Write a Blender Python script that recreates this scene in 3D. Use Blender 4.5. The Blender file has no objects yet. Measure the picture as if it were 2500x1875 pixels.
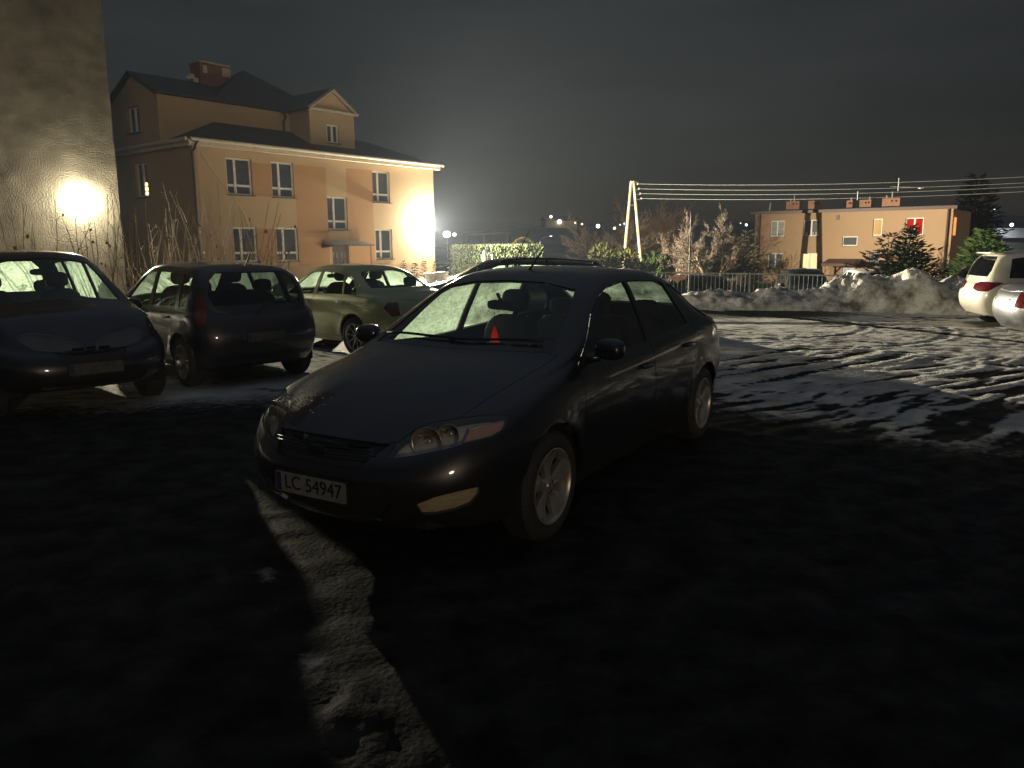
import bpy, bmesh, math, random
import numpy as np
from mathutils import Vector, Matrix
from mathutils.bvhtree import BVHTree
R = math.radians
rnd = random.Random(7)
SKY_S, SUN_S, HAZE, EXPO = 1.0, 0.29, 0.00022, 0.0
SC = bpy.context.scene
COL = SC.collection

# ------------------------------------------------------------------ tagging
def tag(o, label=None, cat=None, group=None, kind=None):
    if label: o['label'] = label
    if cat: o['category'] = cat
    if group: o['group'] = group
    if kind: o['kind'] = kind
    return o

def thing(name, label, cat, loc=(0, 0, 0), rz=0.0, group=None):
    o = bpy.data.objects.new(name, None)
    o.empty_display_size = .2
    COL.objects.link(o)
    o.location = loc
    o.rotation_euler = (0, 0, rz)
    return tag(o, label, cat, group)

def link_mesh(name, me, parent=None):
    o = bpy.data.objects.new(name, me)
    COL.objects.link(o)
    if parent is not None: o.parent = parent
    return o

# ------------------------------------------------------------------ mesh builder
class MB:
    def __init__(s):
        s.v = []; s.f = []; s.m = []; s.mi = 0
    def add(s, vs, fs):
        b = len(s.v)
        s.v += [tuple(p) for p in vs]
        s.f += [tuple(i + b for i in f) for f in fs]
        s.m += [s.mi] * len(fs)
        return s
    def box(s, c, d, M=None):
        x, y, z = d[0] / 2, d[1] / 2, d[2] / 2
        vs = [Vector((sx * x, sy * y, sz * z)) for sz in (-1, 1) for sy in (-1, 1) for sx in (-1, 1)]
        if M is not None: vs = [M @ p for p in vs]
        c = Vector(c)
        return s.add([p + c for p in vs], [(0, 2, 3, 1), (4, 5, 7, 6), (0, 1, 5, 4), (2, 6, 7, 3), (0, 4, 6, 2), (1, 3, 7, 5)])
    def bar(s, a, b, w, h=None, up=(0, 0, 1)):
        a, b = Vector(a), Vector(b); h = h or w
        d = (b - a); L = d.length; d.normalize()
        up = Vector(up)
        if abs(d.dot(up)) > .98: up = Vector((1, 0, 0))
        x = d.cross(up).normalized(); y = x.cross(d)
        M = Matrix((d, x, y)).transposed()
        return s.box((a + b) / 2, (L, w, h), M)
    def tube(s, pts, rad, n=8, cap=True):
        pts = [Vector(p) for p in pts]
        if not hasattr(rad, '__len__'): rad = [rad] * len(pts)
        vs = []; fs = []
        ref = Vector((.31, .17, .93))
        for i, p in enumerate(pts):
            d = (pts[min(i + 1, len(pts) - 1)] - pts[max(i - 1, 0)])
            if d.length < 1e-9: d = Vector((0, 0, 1))
            d.normalize()
            x = d.cross(ref)
            if x.length < .05: x = d.cross(Vector((1, 0, 0)))
            x.normalize(); y = d.cross(x)
            for k in range(n):
                a = 2 * math.pi * k / n
                vs.append(p + x * (math.cos(a) * rad[i]) + y * (math.sin(a) * rad[i]))
        for i in range(len(pts) - 1):
            for k in range(n):
                fs.append((i * n + k, i * n + (k + 1) % n, (i + 1) * n + (k + 1) % n, (i + 1) * n + k))
        if cap:
            fs.append(tuple(range(n - 1, -1, -1)))
            fs.append(tuple((len(pts) - 1) * n + k for k in range(n)))
        return s.add(vs, fs)
    def cyl(s, a, b, r, n=16): return s.tube([a, b], r, n)
    def lathe(s, prof, c=(0, 0, 0), axis='z', n=32, close=False):
        c = Vector(c); vs = []; fs = []
        for r, h in prof:
            for k in range(n):
                a = 2 * math.pi * k / n
                if axis == 'z': p = (r * math.cos(a), r * math.sin(a), h)
                elif axis == 'y': p = (r * math.cos(a), h, r * math.sin(a))
                else: p = (h, r * math.cos(a), r * math.sin(a))
                vs.append(c + Vector(p))
        m = len(prof)
        for i in range(m if close else m - 1):
            for k in range(n):
                j = (i + 1) % m
                fs.append((i * n + k, i * n + (k + 1) % n, j * n + (k + 1) % n, j * n + k))
        return s.add(vs, fs)
    def blob(s, c, d, p=2.0, n=12, m=8, M=None, jit=0):
        """superellipsoid of full size d"""
        vs = []; fs = []
        def sg(a, e): return math.copysign(abs(a) ** (2 / e), a)
        c = Vector(c)
        for i in range(m + 1):
            t = -math.pi / 2 + math.pi * i / m
            for k in range(n):
                a = 2 * math.pi * k / n
                q = Vector((sg(math.cos(t), p) * sg(math.cos(a), p) * d[0] / 2, sg(math.cos(t), p) * sg(math.sin(a), p) * d[1] / 2, sg(math.sin(t), p) * d[2] / 2))
                if jit: q *= 1 + rnd.uniform(-jit, jit)
                if M is not None: q = M @ q
                vs.append(c + q)
        for i in range(m):
            for k in range(n):
                fs.append((i * n + k, i * n + (k + 1) % n, (i + 1) * n + (k + 1) % n, (i + 1) * n + k))
        return s.add(vs, fs)
    def quad(s, a, b, c, d): return s.add([a, b, c, d], [(0, 1, 2, 3)])
    def poly(s, pts): return s.add(pts, [tuple(range(len(pts)))])
    def prism(s, pts, ext):
        n = len(pts); e = Vector(ext)
        vs = [Vector(p) for p in pts] + [Vector(p) + e for p in pts]
        fs = [tuple(range(n - 1, -1, -1)), tuple(range(n, 2 * n))] + [(i, (i + 1) % n, n + (i + 1) % n, n + i) for i in range(n)]
        return s.add(vs, fs)
    def build(s, name, mats, parent=None, smooth=False, merge=False, recalc=False):
        me = bpy.data.meshes.new(name)
        me.from_pydata(s.v, [], s.f)
        if not isinstance(mats, (list, tuple)): mats = [mats]
        for m in mats: me.materials.append(m)
        if len(mats) > 1: me.polygons.foreach_set('material_index', s.m)
        if merge or recalc:
            bm = bmesh.new(); bm.from_mesh(me)
            if merge: bmesh.ops.remove_doubles(bm, verts=bm.verts, dist=1e-4)
            if recalc: bmesh.ops.recalc_face_normals(bm, faces=bm.faces)
            bm.to_mesh(me); bm.free()
        if smooth:
            me.polygons.foreach_set('use_smooth', [True] * len(me.polygons))
            if smooth == 'auto': me.set_sharp_from_angle(angle=R(35))
        me.update()
        return link_mesh(name, me, parent)

# ------------------------------------------------------------------ materials
MATS = {}
def nodes_of(name):
    m = bpy.data.materials.new(name); m.use_nodes = True
    nt = m.node_tree
    for n in list(nt.nodes): nt.nodes.remove(n)
    out = nt.nodes.new('ShaderNodeOutputMaterial')
    return m, nt, out
def N(nt, typ, **kw):
    n = nt.nodes.new(typ)
    for k, v in kw.items():
        if k.startswith('i_'):
            n.inputs[k[2:].replace('_', ' ')].default_value = v
        else: setattr(n, k, v)
    return n
def rgba(c): return (c[0], c[1], c[2], 1)
def noise_color(nt, c1, c2, scale, detail=6, coord='Object', stretch=(1, 1, 1), lo=.35, hi=.65):
    tc = N(nt, 'ShaderNodeTexCoord'); mp = N(nt, 'ShaderNodeMapping'); mp.inputs['Scale'].default_value = stretch
    nt.links.new(tc.outputs[coord], mp.inputs['Vector'])
    nz = N(nt, 'ShaderNodeTexNoise'); nz.inputs['Scale'].default_value = scale; nz.inputs['Detail'].default_value = detail
    nz.inputs['Roughness'].default_value = .62
    nt.links.new(mp.outputs[0], nz.inputs['Vector'])
    rp = N(nt, 'ShaderNodeValToRGB')
    rp.color_ramp.elements[0].position = lo; rp.color_ramp.elements[1].position = hi
    rp.color_ramp.elements[0].color = rgba(c1); rp.color_ramp.elements[1].color = rgba(c2)
    nt.links.new(nz.outputs['Fac'], rp.inputs[0])
    return rp, nz, mp
def mat(name, c, rough=.6, metal=0.0, c2=None, scale=6, bump=0, bscale=None, coat=0, spec=.5, stretch=(1, 1, 1), lo=.35, hi=.65, detail=6):
    if name in MATS: return MATS[name]
    m, nt, out = nodes_of(name)
    b = N(nt, 'ShaderNodeBsdfPrincipled')
    b.inputs['Roughness'].default_value = rough; b.inputs['Metallic'].default_value = metal
    b.inputs['Specular IOR Level'].default_value = spec
    b.inputs['Coat Weight'].default_value = coat; b.inputs['Coat Roughness'].default_value = .04
    c2 = c2 or tuple(x * .8 for x in c)
    rp, nz, mp = noise_color(nt, c2, c, scale, detail=detail, stretch=stretch, lo=lo, hi=hi)
    nt.links.new(rp.outputs[0], b.inputs['Base Color'])
    if bump:
        n2 = N(nt, 'ShaderNodeTexNoise'); n2.inputs['Scale'].default_value = bscale or scale * 4; n2.inputs['Detail'].default_value = 8
        nt.links.new(mp.outputs[0], n2.inputs['Vector'])
        bp = N(nt, 'ShaderNodeBump'); bp.inputs['Strength'].default_value = bump; bp.inputs['Distance'].default_value = .03
        nt.links.new(n2.outputs['Fac'], bp.inputs['Height']); nt.links.new(bp.outputs[0], b.inputs['Normal'])
    nt.links.new(b.outputs[0], out.inputs[0])
    MATS[name] = m
    return m
def paint(name, c, rough=.32, metal=.25, dirt=(.05, .045, .04), dirt_amt=.5):
    """clear-coated car paint with road grime low on the body; the inside face of the shell is dark lining"""
    if name in MATS: return MATS[name]
    m, nt, out = nodes_of(name)
    b = N(nt, 'ShaderNodeBsdfPrincipled'); b.inputs['Metallic'].default_value = metal
    b.inputs['Coat Weight'].default_value = .8; b.inputs['Coat Roughness'].default_value = .05
    tc = N(nt, 'ShaderNodeTexCoord')
    nz = N(nt, 'ShaderNodeTexNoise'); nz.inputs['Scale'].default_value = 5; nz.inputs['Detail'].default_value = 9; nz.inputs['Roughness'].default_value = .7
    nt.links.new(tc.outputs['Object'], nz.inputs['Vector'])
    rp = N(nt, 'ShaderNodeValToRGB'); rp.color_ramp.elements[0].position = .48; rp.color_ramp.elements[1].position = .75
    rp.color_ramp.elements[0].color = rgba(c); rp.color_ramp.elements[1].color = rgba([c[i] * (1 - dirt_amt * .35) + dirt[i] * dirt_amt * .35 for i in range(3)])
    nt.links.new(nz.outputs['Fac'], rp.inputs[0])
    sep = N(nt, 'ShaderNodeSeparateXYZ'); nt.links.new(tc.outputs['Object'], sep.inputs[0])
    mr = N(nt, 'ShaderNodeMapRange'); mr.inputs['From Min'].default_value = .55; mr.inputs['From Max'].default_value = .2
    nt.links.new(sep.outputs['Z'], mr.inputs['Value'])
    mu = N(nt, 'ShaderNodeMath', operation='MULTIPLY'); nt.links.new(mr.outputs[0], mu.inputs[0]); nt.links.new(nz.outputs['Fac'], mu.inputs[1])
    mx = N(nt, 'ShaderNodeMix', data_type='RGBA'); mx.inputs['B'].default_value = rgba(dirt)
    nt.links.new(mu.outputs[0], mx.inputs['Factor']); nt.links.new(rp.outputs[0], mx.inputs['A'])
    nt.links.new(mx.outputs['Result'], b.inputs['Base Color'])
    rr = N(nt, 'ShaderNodeMapRange'); rr.inputs['To Min'].default_value = rough * .7; rr.inputs['To Max'].default_value = rough * 1.5
    nt.links.new(nz.outputs['Fac'], rr.inputs['Value']); nt.links.new(rr.outputs[0], b.inputs['Roughness'])
    d = N(nt, 'ShaderNodeBsdfDiffuse'); d.inputs[0].default_value = (.02, .02, .02, 1)
    g = N(nt, 'ShaderNodeNewGeometry'); ms = N(nt, 'ShaderNodeMixShader')
    nt.links.new(g.outputs['Backfacing'], ms.inputs[0]); nt.links.new(b.outputs[0], ms.inputs[1]); nt.links.new(d.outputs[0], ms.inputs[2])
    nt.links.new(ms.outputs[0], out.inputs[0])
    MATS[name] = m
    return m
def glass(name, tint=(.62, .72, .66), base=.04, dirt=.06):
    if name in MATS: return MATS[name]
    m, nt, out = nodes_of(name)
    t = N(nt, 'ShaderNodeBsdfTransparent'); t.inputs[0].default_value = rgba(tint)
    gl = N(nt, 'ShaderNodeBsdfGlossy'); gl.inputs['Roughness'].default_value = .03; gl.inputs[0].default_value = (.9, .95, .95, 1)
    lw = N(nt, 'ShaderNodeLayerWeight'); lw.inputs['Blend'].default_value = .5
    pw = N(nt, 'ShaderNodeMath', operation='POWER'); pw.inputs[1].default_value = 4; nt.links.new(lw.outputs['Facing'], pw.inputs[0])
    ma = N(nt, 'ShaderNodeMath', operation='MULTIPLY_ADD'); ma.inputs[1].default_value = .8; ma.inputs[2].default_value = base; nt.links.new(pw.outputs[0], ma.inputs[0])
    ms = N(nt, 'ShaderNodeMixShader'); nt.links.new(ma.outputs[0], ms.inputs[0]); nt.links.new(t.outputs[0], ms.inputs[1]); nt.links.new(gl.outputs[0], ms.inputs[2])
    df = N(nt, 'ShaderNodeBsdfDiffuse'); df.inputs[0].default_value = (.5, .5, .48, 1)
    tc = N(nt, 'ShaderNodeTexCoord'); nz = N(nt, 'ShaderNodeTexNoise'); nz.inputs['Scale'].default_value = 7; nz.inputs['Detail'].default_value = 8
    nt.links.new(tc.outputs['Object'], nz.inputs['Vector'])
    mu = N(nt, 'ShaderNodeMath', operation='MULTIPLY'); mu.inputs[1].default_value = dirt; nt.links.new(nz.outputs['Fac'], mu.inputs[0])
    m2 = N(nt, 'ShaderNodeMixShader'); nt.links.new(mu.outputs[0], m2.inputs[0]); nt.links.new(ms.outputs[0], m2.inputs[1]); nt.links.new(df.outputs[0], m2.inputs[2])
    nt.links.new(m2.outputs[0], out.inputs[0])
    MATS[name] = m
    return m
def frost(name, c=(.82, .97, .78), clear=.12, scale=16, lo=.3, hi=.62):
    """iced-over car glass: lets scattered light through, with thawed streaks and flakes"""
    if name in MATS: return MATS[name]
    m, nt, out = nodes_of(name)
    rp, nz, mp = noise_color(nt, tuple(x * .45 for x in c), c, scale, detail=10, lo=lo, hi=hi, stretch=(1, 1, 1.6))
    nz.inputs['Distortion'].default_value = 1.5
    tr = N(nt, 'ShaderNodeBsdfTranslucent'); nt.links.new(rp.outputs[0], tr.inputs[0])
    df = N(nt, 'ShaderNodeBsdfDiffuse'); nt.links.new(rp.outputs[0], df.inputs[0])
    t = N(nt, 'ShaderNodeBsdfTransparent'); t.inputs[0].default_value = (.75, .9, .8, 1)
    m1 = N(nt, 'ShaderNodeMixShader'); m1.inputs[0].default_value = .12; nt.links.new(tr.outputs[0], m1.inputs[1]); nt.links.new(df.outputs[0], m1.inputs[2])
    n2 = N(nt, 'ShaderNodeTexNoise'); n2.inputs['Scale'].default_value = 3; n2.inputs['Detail'].default_value = 6
    nt.links.new(mp.outputs[0], n2.inputs['Vector'])
    mr = N(nt, 'ShaderNodeMapRange'); mr.inputs['From Min'].default_value = .35; mr.inputs['From Max'].default_value = .7
    mr.inputs['To Min'].default_value = clear * .4; mr.inputs['To Max'].default_value = clear * 1.8
    nt.links.new(n2.outputs['Fac'], mr.inputs['Value'])
    m2 = N(nt, 'ShaderNodeMixShader'); nt.links.new(mr.outputs[0], m2.inputs[0]); nt.links.new(m1.outputs[0], m2.inputs[1]); nt.links.new(t.outputs[0], m2.inputs[2])
    nt.links.new(m2.outputs[0], out.inputs[0])
    MATS[name] = m
    return m
def emit(name, c, s):
    if name in MATS: return MATS[name]
    m, nt, out = nodes_of(name)
    e = N(nt, 'ShaderNodeEmission'); e.inputs[0].default_value = rgba(c); e.inputs[1].default_value = s
    nt.links.new(e.outputs[0], out.inputs[0]); MATS[name] = m
    return m
def curtain(name, c, c2, s):
    """lit curtain behind a window pane: folds in emission colour because the cloth itself glows from the room behind"""
    if name in MATS: return MATS[name]
    m, nt, out = nodes_of(name)
    rp, nz, mp = noise_color(nt, c2, c, 3.0, detail=3, stretch=(6, 6, .3), lo=.3, hi=.7)
    e = N(nt, 'ShaderNodeEmission'); e.inputs[1].default_value = s
    nt.links.new(rp.outputs[0], e.inputs[0]); nt.links.new(e.outputs[0], out.inputs[0]); MATS[name] = m
    return m

# ------------------------------------------------------------------ camera
CAMZ = 1.72; FPX = 1903.0; PITCH = .1747; ROLL = -.0058
_cp, _sp = math.cos(PITCH), math.sin(PITCH)
FW = Vector((0, _cp, -_sp)); RT = Vector((1, 0, 0)); UP = RT.cross(FW)
RT2 = RT * math.cos(ROLL) + UP * math.sin(ROLL); UP2 = -RT * math.sin(ROLL) + UP * math.cos(ROLL)
cd = bpy.data.cameras.new('camera'); cam = bpy.data.objects.new('camera', cd); COL.objects.link(cam)
cd.sensor_width = 36; cd.lens = 36 * FPX / 2500; cd.clip_end = 5000; cd.clip_start = .05
cam.matrix_world = Matrix.Translation((0, 0, CAMZ)) @ Matrix((RT2, UP2, -FW)).transposed().to_4x4()
SC.camera = cam
def ray(px, py): return FW + RT2 * ((px - 1250) / FPX) - UP2 * ((py - 937.5) / FPX)
def at_y(px, py, y):
    d = ray(px, py); t = y / d.y
    return Vector((0, 0, CAMZ)) + d * t
def at_z(px, py, z=0.0):
    d = ray(px, py); t = (z - CAMZ) / d.z
    return Vector((0, 0, CAMZ)) + d * t

# ------------------------------------------------------------------ numpy noise
def _hash(ix, iy, s):
    h = (ix.astype(np.int64) * 374761393 + iy.astype(np.int64) * 668265263 + s * 1442695041) & 0xffffffff
    h = ((h ^ (h >> 13)) * 1274126177) & 0xffffffff
    return ((h ^ (h >> 16)) & 0xffff) / 65535.0
def vnoise(x, y, s=0):
    ix, iy = np.floor(x), np.floor(y); fx, fy = x - ix, y - iy
    fx = fx * fx * fx * (fx * (fx * 6 - 15) + 10); fy = fy * fy * fy * (fy * (fy * 6 - 15) + 10)
    a, b, c, d = _hash(ix, iy, s), _hash(ix + 1, iy, s), _hash(ix, iy + 1, s), _hash(ix + 1, iy + 1, s)
    return (a + (b - a) * fx) * (1 - fy) + (c + (d - c) * fx) * fy - .5
def fbm(x, y, s=0, o=4, g=.5):
    t = np.zeros_like(x); a = 1.0
    for i in range(o):
        t += a * vnoise(x * 2 ** i, y * 2 ** i, s + i * 17); a *= g
    return t
def sstep(a, b, x):
    t = np.clip((x - a) / (b - a), 0, 1); return t * t * (3 - 2 * t)
# ================================================================== CARS
def pchip(tab):
    tab = sorted(tab); X = [p[0] for p in tab]; Y = [p[1] for p in tab]; n = len(X)
    h = [X[i + 1] - X[i] for i in range(n - 1)]; d = [(Y[i + 1] - Y[i]) / h[i] for i in range(n - 1)]
    m = [0.0] * n
    m[0], m[-1] = d[0], d[-1]
    for i in range(1, n - 1):
        if d[i - 1] * d[i] <= 0: m[i] = 0
        else:
            w1, w2 = 2 * h[i] + h[i - 1], h[i] + 2 * h[i - 1]
            m[i] = (w1 + w2) / (w1 / d[i - 1] + w2 / d[i])
    def f(x):
        if x <= X[0]: return Y[0]
        if x >= X[-1]: return Y[-1]
        i = 0
        while x > X[i + 1]: i += 1
        t = (x - X[i]) / h[i]; t2, t3 = t * t, t * t * t
        return (2 * t3 - 3 * t2 + 1) * Y[i] + (t3 - 2 * t2 + t) * h[i] * m[i] + (-2 * t3 + 3 * t2) * Y[i + 1] + (t3 - t2) * h[i] * m[i + 1]
    return f
def crom(P, sub):
    out = []
    n = len(P)
    for i in range(n - 1):
        p0 = P[i - 1] if i > 0 else P[0] * 2 - P[1]
        p1, p2 = P[i], P[i + 1]
        p3 = P[i + 2] if i + 2 < n else P[-1] * 2 - P[-2]
        for k in range(sub):
            t = k / sub
            out.append(.5 * ((2 * p1) + (p2 - p0) * t + (2 * p0 - 5 * p1 + 4 * p2 - p3) * t * t + (3 * p1 - p0 - 3 * p2 + p3) * t ** 3))
    out.append(P[-1].copy())
    return out
def pin(poly, p):
    x, y = p; c = False; n = len(poly); j = n - 1
    for i in range(n):
        xi, yi = poly[i]; xj, yj = poly[j]
        if (yi > y) != (yj > y) and x < (xj - xi) * (y - yi) / (yj - yi) + xi: c = not c
        j = i
    return c
def offset_poly(poly, d):
    """move every edge of a polygon inward by d"""
    n = len(poly); area = sum(poly[i][0] * poly[(i + 1) % n][1] - poly[(i + 1) % n][0] * poly[i][1] for i in range(n))
    s = 1 if area > 0 else -1
    L = []
    for i in range(n):
        a, b = Vector(poly[i]), Vector(poly[(i + 1) % n]); t = (b - a).normalized(); nn = Vector((-t.y, t.x)) * s
        L.append((a + nn * d, t))
    out = []
    for i in range(n):
        a, t = L[i - 1]; b, u = L[i]
        den = t.x * u.y - t.y * u.x
        if abs(den) < .05: out.append((b.x, b.y)); continue
        k = ((b.x - a.x) * u.y - (b.y - a.y) * u.x) / den
        out.append((a.x + t.x * k, a.y + t.y * k))
    return out

class Cutter:
    """splits faces of a shell along polygons drawn in a projection, then tags the faces inside"""
    def __init__(s, bm):
        s.bm = bm; s.lay = bm.faces.layers.int.new('tag')
    def cut(s, poly, proj, plane, filt, tagid, only=None):
        bm = s.bm
        us = [p[0] for p in poly]; vs = [p[1] for p in poly]
        bx = (min(us) - .01, max(us) + .01, min(vs) - .01, max(vs) + .01)
        eu = (bx[1] - bx[0]) * .004; ev = (bx[3] - bx[2]) * .004
        cand = []
        for f in bm.faces:
            if only is not None and f[s.lay] not in only: continue
            if not filt(f): continue
            q = [proj(v.co) for v in f.verts]
            if any(p is None for p in q): continue
            if max(p[0] for p in q) < bx[0] or min(p[0] for p in q) > bx[1] or max(p[1] for p in q) < bx[2] or min(p[1] for p in q) > bx[3]: continue
            cand.append(f)
        n = len(poly)
        for i in range(n):
            a, b = poly[i], poly[(i + 1) % n]
            if abs(a[0] - b[0]) + abs(a[1] - b[1]) < 1e-6: continue
            lo = (min(a[0], b[0]) - eu, min(a[1], b[1]) - ev); hi = (max(a[0], b[0]) + eu, max(a[1], b[1]) + ev)
            sub = []; rest = []
            for f in cand:
                q = [proj(v.co) for v in f.verts]
                if max(p[0] for p in q) < lo[0] or min(p[0] for p in q) > hi[0] or max(p[1] for p in q) < lo[1] or min(p[1] for p in q) > hi[1]: rest.append(f)
                else: sub.append(f)
            if not sub: continue
            co, no = plane(a, b)
            ed = {e for f in sub for e in f.edges}; ve = {v for f in sub for v in f.verts}
            r = bmesh.ops.bisect_plane(bm, geom=list(sub) + list(ed) + list(ve), dist=2e-5, plane_co=co, plane_no=no)
            new = {g for g in r['geom'] if isinstance(g, bmesh.types.BMFace) and g.is_valid}
            cand = [f for f in rest if f.is_valid] + [f for f in new]
            cand = list({f for f in cand if f.is_valid})
        hit = []
        for f in cand:
            c = proj(f.calc_center_median())
            if c is not None and pin(poly, c):
                f[s.lay] = tagid; hit.append(f)
        return hit
    def side(s, poly, tagid, sy, only=None, ymin=.3, nmin=.3):
        return s.cut(poly, lambda c: (c.x, c.z), lambda a, b: (Vector((a[0], 0, a[1])), Vector((b[1] - a[1], 0, -(b[0] - a[0]))).normalized()),
                     lambda f: f.calc_center_median().y * sy > ymin and f.normal.y * sy > nmin, tagid, only)
    def front(s, poly, tagid, filt, only=None):
        return s.cut(poly, lambda c: (c.y, c.z), lambda a, b: (Vector((0, a[0], a[1])), Vector((0, b[1] - a[1], -(b[0] - a[0]))).normalized()), filt, tagid, only)
    def top(s, poly, tagid, filt, only=None):
        return s.cut(poly, lambda c: (c.x, c.y), lambda a, b: (Vector((a[0], a[1], 0)), Vector((b[1] - a[1], -(b[0] - a[0]), 0)).normalized()), filt, tagid, only)
    def diag(s, poly, tagid, sy, ang, dr, xref, filt, only=None):
        """projection seen from ahead (or behind) and to one side: u runs outward round the corner from the centre line"""
        e = Vector((-math.sin(ang) * dr, math.cos(ang) * sy, 0)); rf = Vector((xref, 0, 0))
        return s.cut(poly, lambda c: ((c - rf).dot(e), c.z), lambda a, b: (rf + e * a[0] + Vector((0, 0, a[1])), (e * (b[1] - a[1]) - Vector((0, 0, 1)) * (b[0] - a[0])).normalized()), filt, tagid, only)
    def lens(s, pix, tagid, Minv, sy, filt, only=None):
        """outline measured from the camera, laid on the near side (sy=1) and mirrored to the other"""
        o = Minv @ Vector((0, 0, CAMZ))
        Rm = Minv.to_3x3(); W = Rm.inverted()
        fl = Vector((1, sy, 1))
        def flip(c): return Vector((c.x, c.y * sy, c.z))
        def proj(c):
            d = W @ (flip(c) - o)
            z = d.dot(FW)
            if z < .1: return None
            return (1250 + FPX * d.dot(RT2) / z, 937.5 - FPX * d.dot(UP2) / z)
        def plane(a, b):
            n = (Rm @ ray(*a)).cross(Rm @ ray(*b)).normalized()
            return flip(o), flip(n)
        return s.cut(pix, proj, plane, filt, tagid, only)

def car_shell(S):
    """lofted body shell: S holds profile tables along x (forward)"""
    z8, z6, z4, zb, r6 = (pchip(S[k]) for k in ('z8', 'z6', 'z4', 'zb', 'r6'))
    xf, xr, W = S['xf'], S['xr'], S['W']
    dxf = S.get('dxf', (.15, .03, 0, .03, .09)); dxr = S.get('dxr', (.14, .03, 0, .05, .10))
    Lf, Lr, pf, pr = S.get('Lf', .75), S.get('Lr', .6), S.get('pf', 2.5), S.get('pr', 2.7)
    wy = S.get('wy', (.905, .968, 1.0, .982, .94)); hz = (0, .22, .56, .87, 1.0)
    nf = S.get('nf', 9); nm = S.get('nm', 46); sub = S.get('sub', 4)
    st = []
    for k in range(nf): st.append(('f', math.pi / 2 * k / nf))
    for k in range(nm + 1): st.append(('m', k / nm))
    for k in range(nf - 1, -1, -1): st.append(('r', math.pi / 2 * k / nf))
    grid = []
    for typ, a in st:
        rows = []; g = 1.0
        for j in range(5):
            f0, r0 = xf - dxf[j], xr + dxr[j]
            if typ == 'f':
                x = f0 - Lf * (1 - math.cos(a) ** (2 / pf)); s = math.sin(a) ** (2 / pf); g = min(1, math.sin(a) ** (2 / pf) * 1.02)
            elif typ == 'r':
                x = r0 + Lr * (1 - math.cos(a) ** (2 / pr)); s = math.sin(a) ** (2 / pr); g = min(1, math.sin(a) ** (2 / pr) * 1.02)
            else:
                x = (f0 - Lf) * (1 - a) + (r0 + Lr) * a; s = 1
            b, t = zb(x), z4(x)
            y = W * wy[j] * s
            z = b + (t - b) * hz[j]
            rows.append(Vector((x, y, z)))
        x, y, zt = rows[4]
        y6 = y * r6(x)
        gg = g ** 1.2
        Z6 = zt + (z6(x) - zt) * gg; Z8 = zt + (z8(x) - zt) * gg
        Z6 = max(Z6, zt + .012 * gg)
        P6 = Vector((x, y6, Z6)); P4 = rows[4]
        up = min(1, max(0, (Z6 - zt) / .25))
        P5 = (P4 + P6) / 2 + Vector((0, .022 * up, .012 * (1 - up) * g))
        bow = S.get('crown', .80)
        rows += [P5, P6, Vector((x, y6 * .58, Z6 + (Z8 - Z6) * bow)), Vector((x, 0, Z8))]
        line = crom(rows, sub)
        for q in line:
            q.y = max(0, q.y)
        for xw in (S['wb'] / 2, -S['wb'] / 2):                     # flared wheel arches
            for q in line:
                d = math.hypot(q.x - xw, q.z - S['wr'])
                if q.z < .9: q.y += S.get('flare', .018) * math.exp(-((d - S['ar'] - .01) / .05) ** 2) * min(1, q.y / (W * .8))
        line[-1].y = 0
        if typ != 'm' and a == 0:
            for q in line: q.y = 0
        grid.append(line)
    nr = len(grid[0]); ns = len(grid)
    vs = []; fs = []
    for sy in (1, -1):
        b = len(vs)
        for line in grid: vs += [(q.x, q.y * sy, q.z) for q in line]
        for i in range(ns - 1):
            for j in range(nr - 1):
                q = (b + i * nr + j, b + (i + 1) * nr + j, b + (i + 1) * nr + j + 1, b + i * nr + j + 1)
                fs.append(q if sy < 0 else q[::-1])
    me = bpy.data.meshes.new('shell'); me.from_pydata(vs, [], fs)
    bm = bmesh.new(); bm.from_mesh(me); bpy.data.meshes.remove(me)
    bmesh.ops.remove_doubles(bm, verts=bm.verts, dist=1e-4)
    bmesh.ops.dissolve_degenerate(bm, dist=1e-5, edges=bm.edges)
    bmesh.ops.recalc_face_normals(bm, faces=bm.faces)
    up = sum(f.normal.z for f in bm.faces if f.calc_center_median().z > z8(0) - .05)
    if up < 0: bmesh.ops.reverse_faces(bm, faces=bm.faces)
    bm.normal_update()
    return bm

def pull(bm, lay, tags, name, m, parent, rim=0.0, inset=0.0, nrm=None, thick=0.0):
    """faces carrying the tags become their own mesh; open edges get a lip of depth rim"""
    fs = [f for f in bm.faces if f[lay] in tags]
    if not fs: return None
    idx = {}; vs = []; nn = []; faces = []
    for f in fs:
        q = []
        for v in f.verts:
            if v not in idx:
                idx[v] = len(vs); vs.append(v.co - v.normal * inset); nn.append(v.normal.copy())
            q.append(idx[v])
        faces.append(q)
    base = len(vs)
    if rim:
        own = set(fs); add = {}
        for f in fs:
            for l in f.loops:
                e = l.edge
                if sum(1 for g in e.link_faces if g in own) == 1:
                    a, b = l.vert, l.link_loop_next.vert
                    for v in (a, b):
                        if v not in add:
                            add[v] = len(vs); vs.append(v.co - v.normal * (rim + inset)); nn.append(v.normal.copy())
                    faces.append([idx[b], idx[a], add[a], add[b]])
    if thick:
        nb = len(vs)
        for i in range(base): vs.append(vs[i] - nn[i] * thick)
        k = len(faces)
        faces += [[(nb + i) for i in reversed(q)] for q in faces[:len(fs)]]
    me = bpy.data.meshes.new(name); me.from_pydata(vs, [], faces); me.materials.append(m)
    me.polygons.foreach_set('use_smooth', [True] * len(me.polygons))
    nf = len(fs)
    ln = []
    for p in me.polygons:
        for vi in p.vertices:
            if p.index < nf: ln.append(nn[vi])
            else: ln.append(p.normal.copy())
    me.normals_split_custom_set([tuple(n) for n in ln])
    return link_mesh(name, me, parent)

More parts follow.
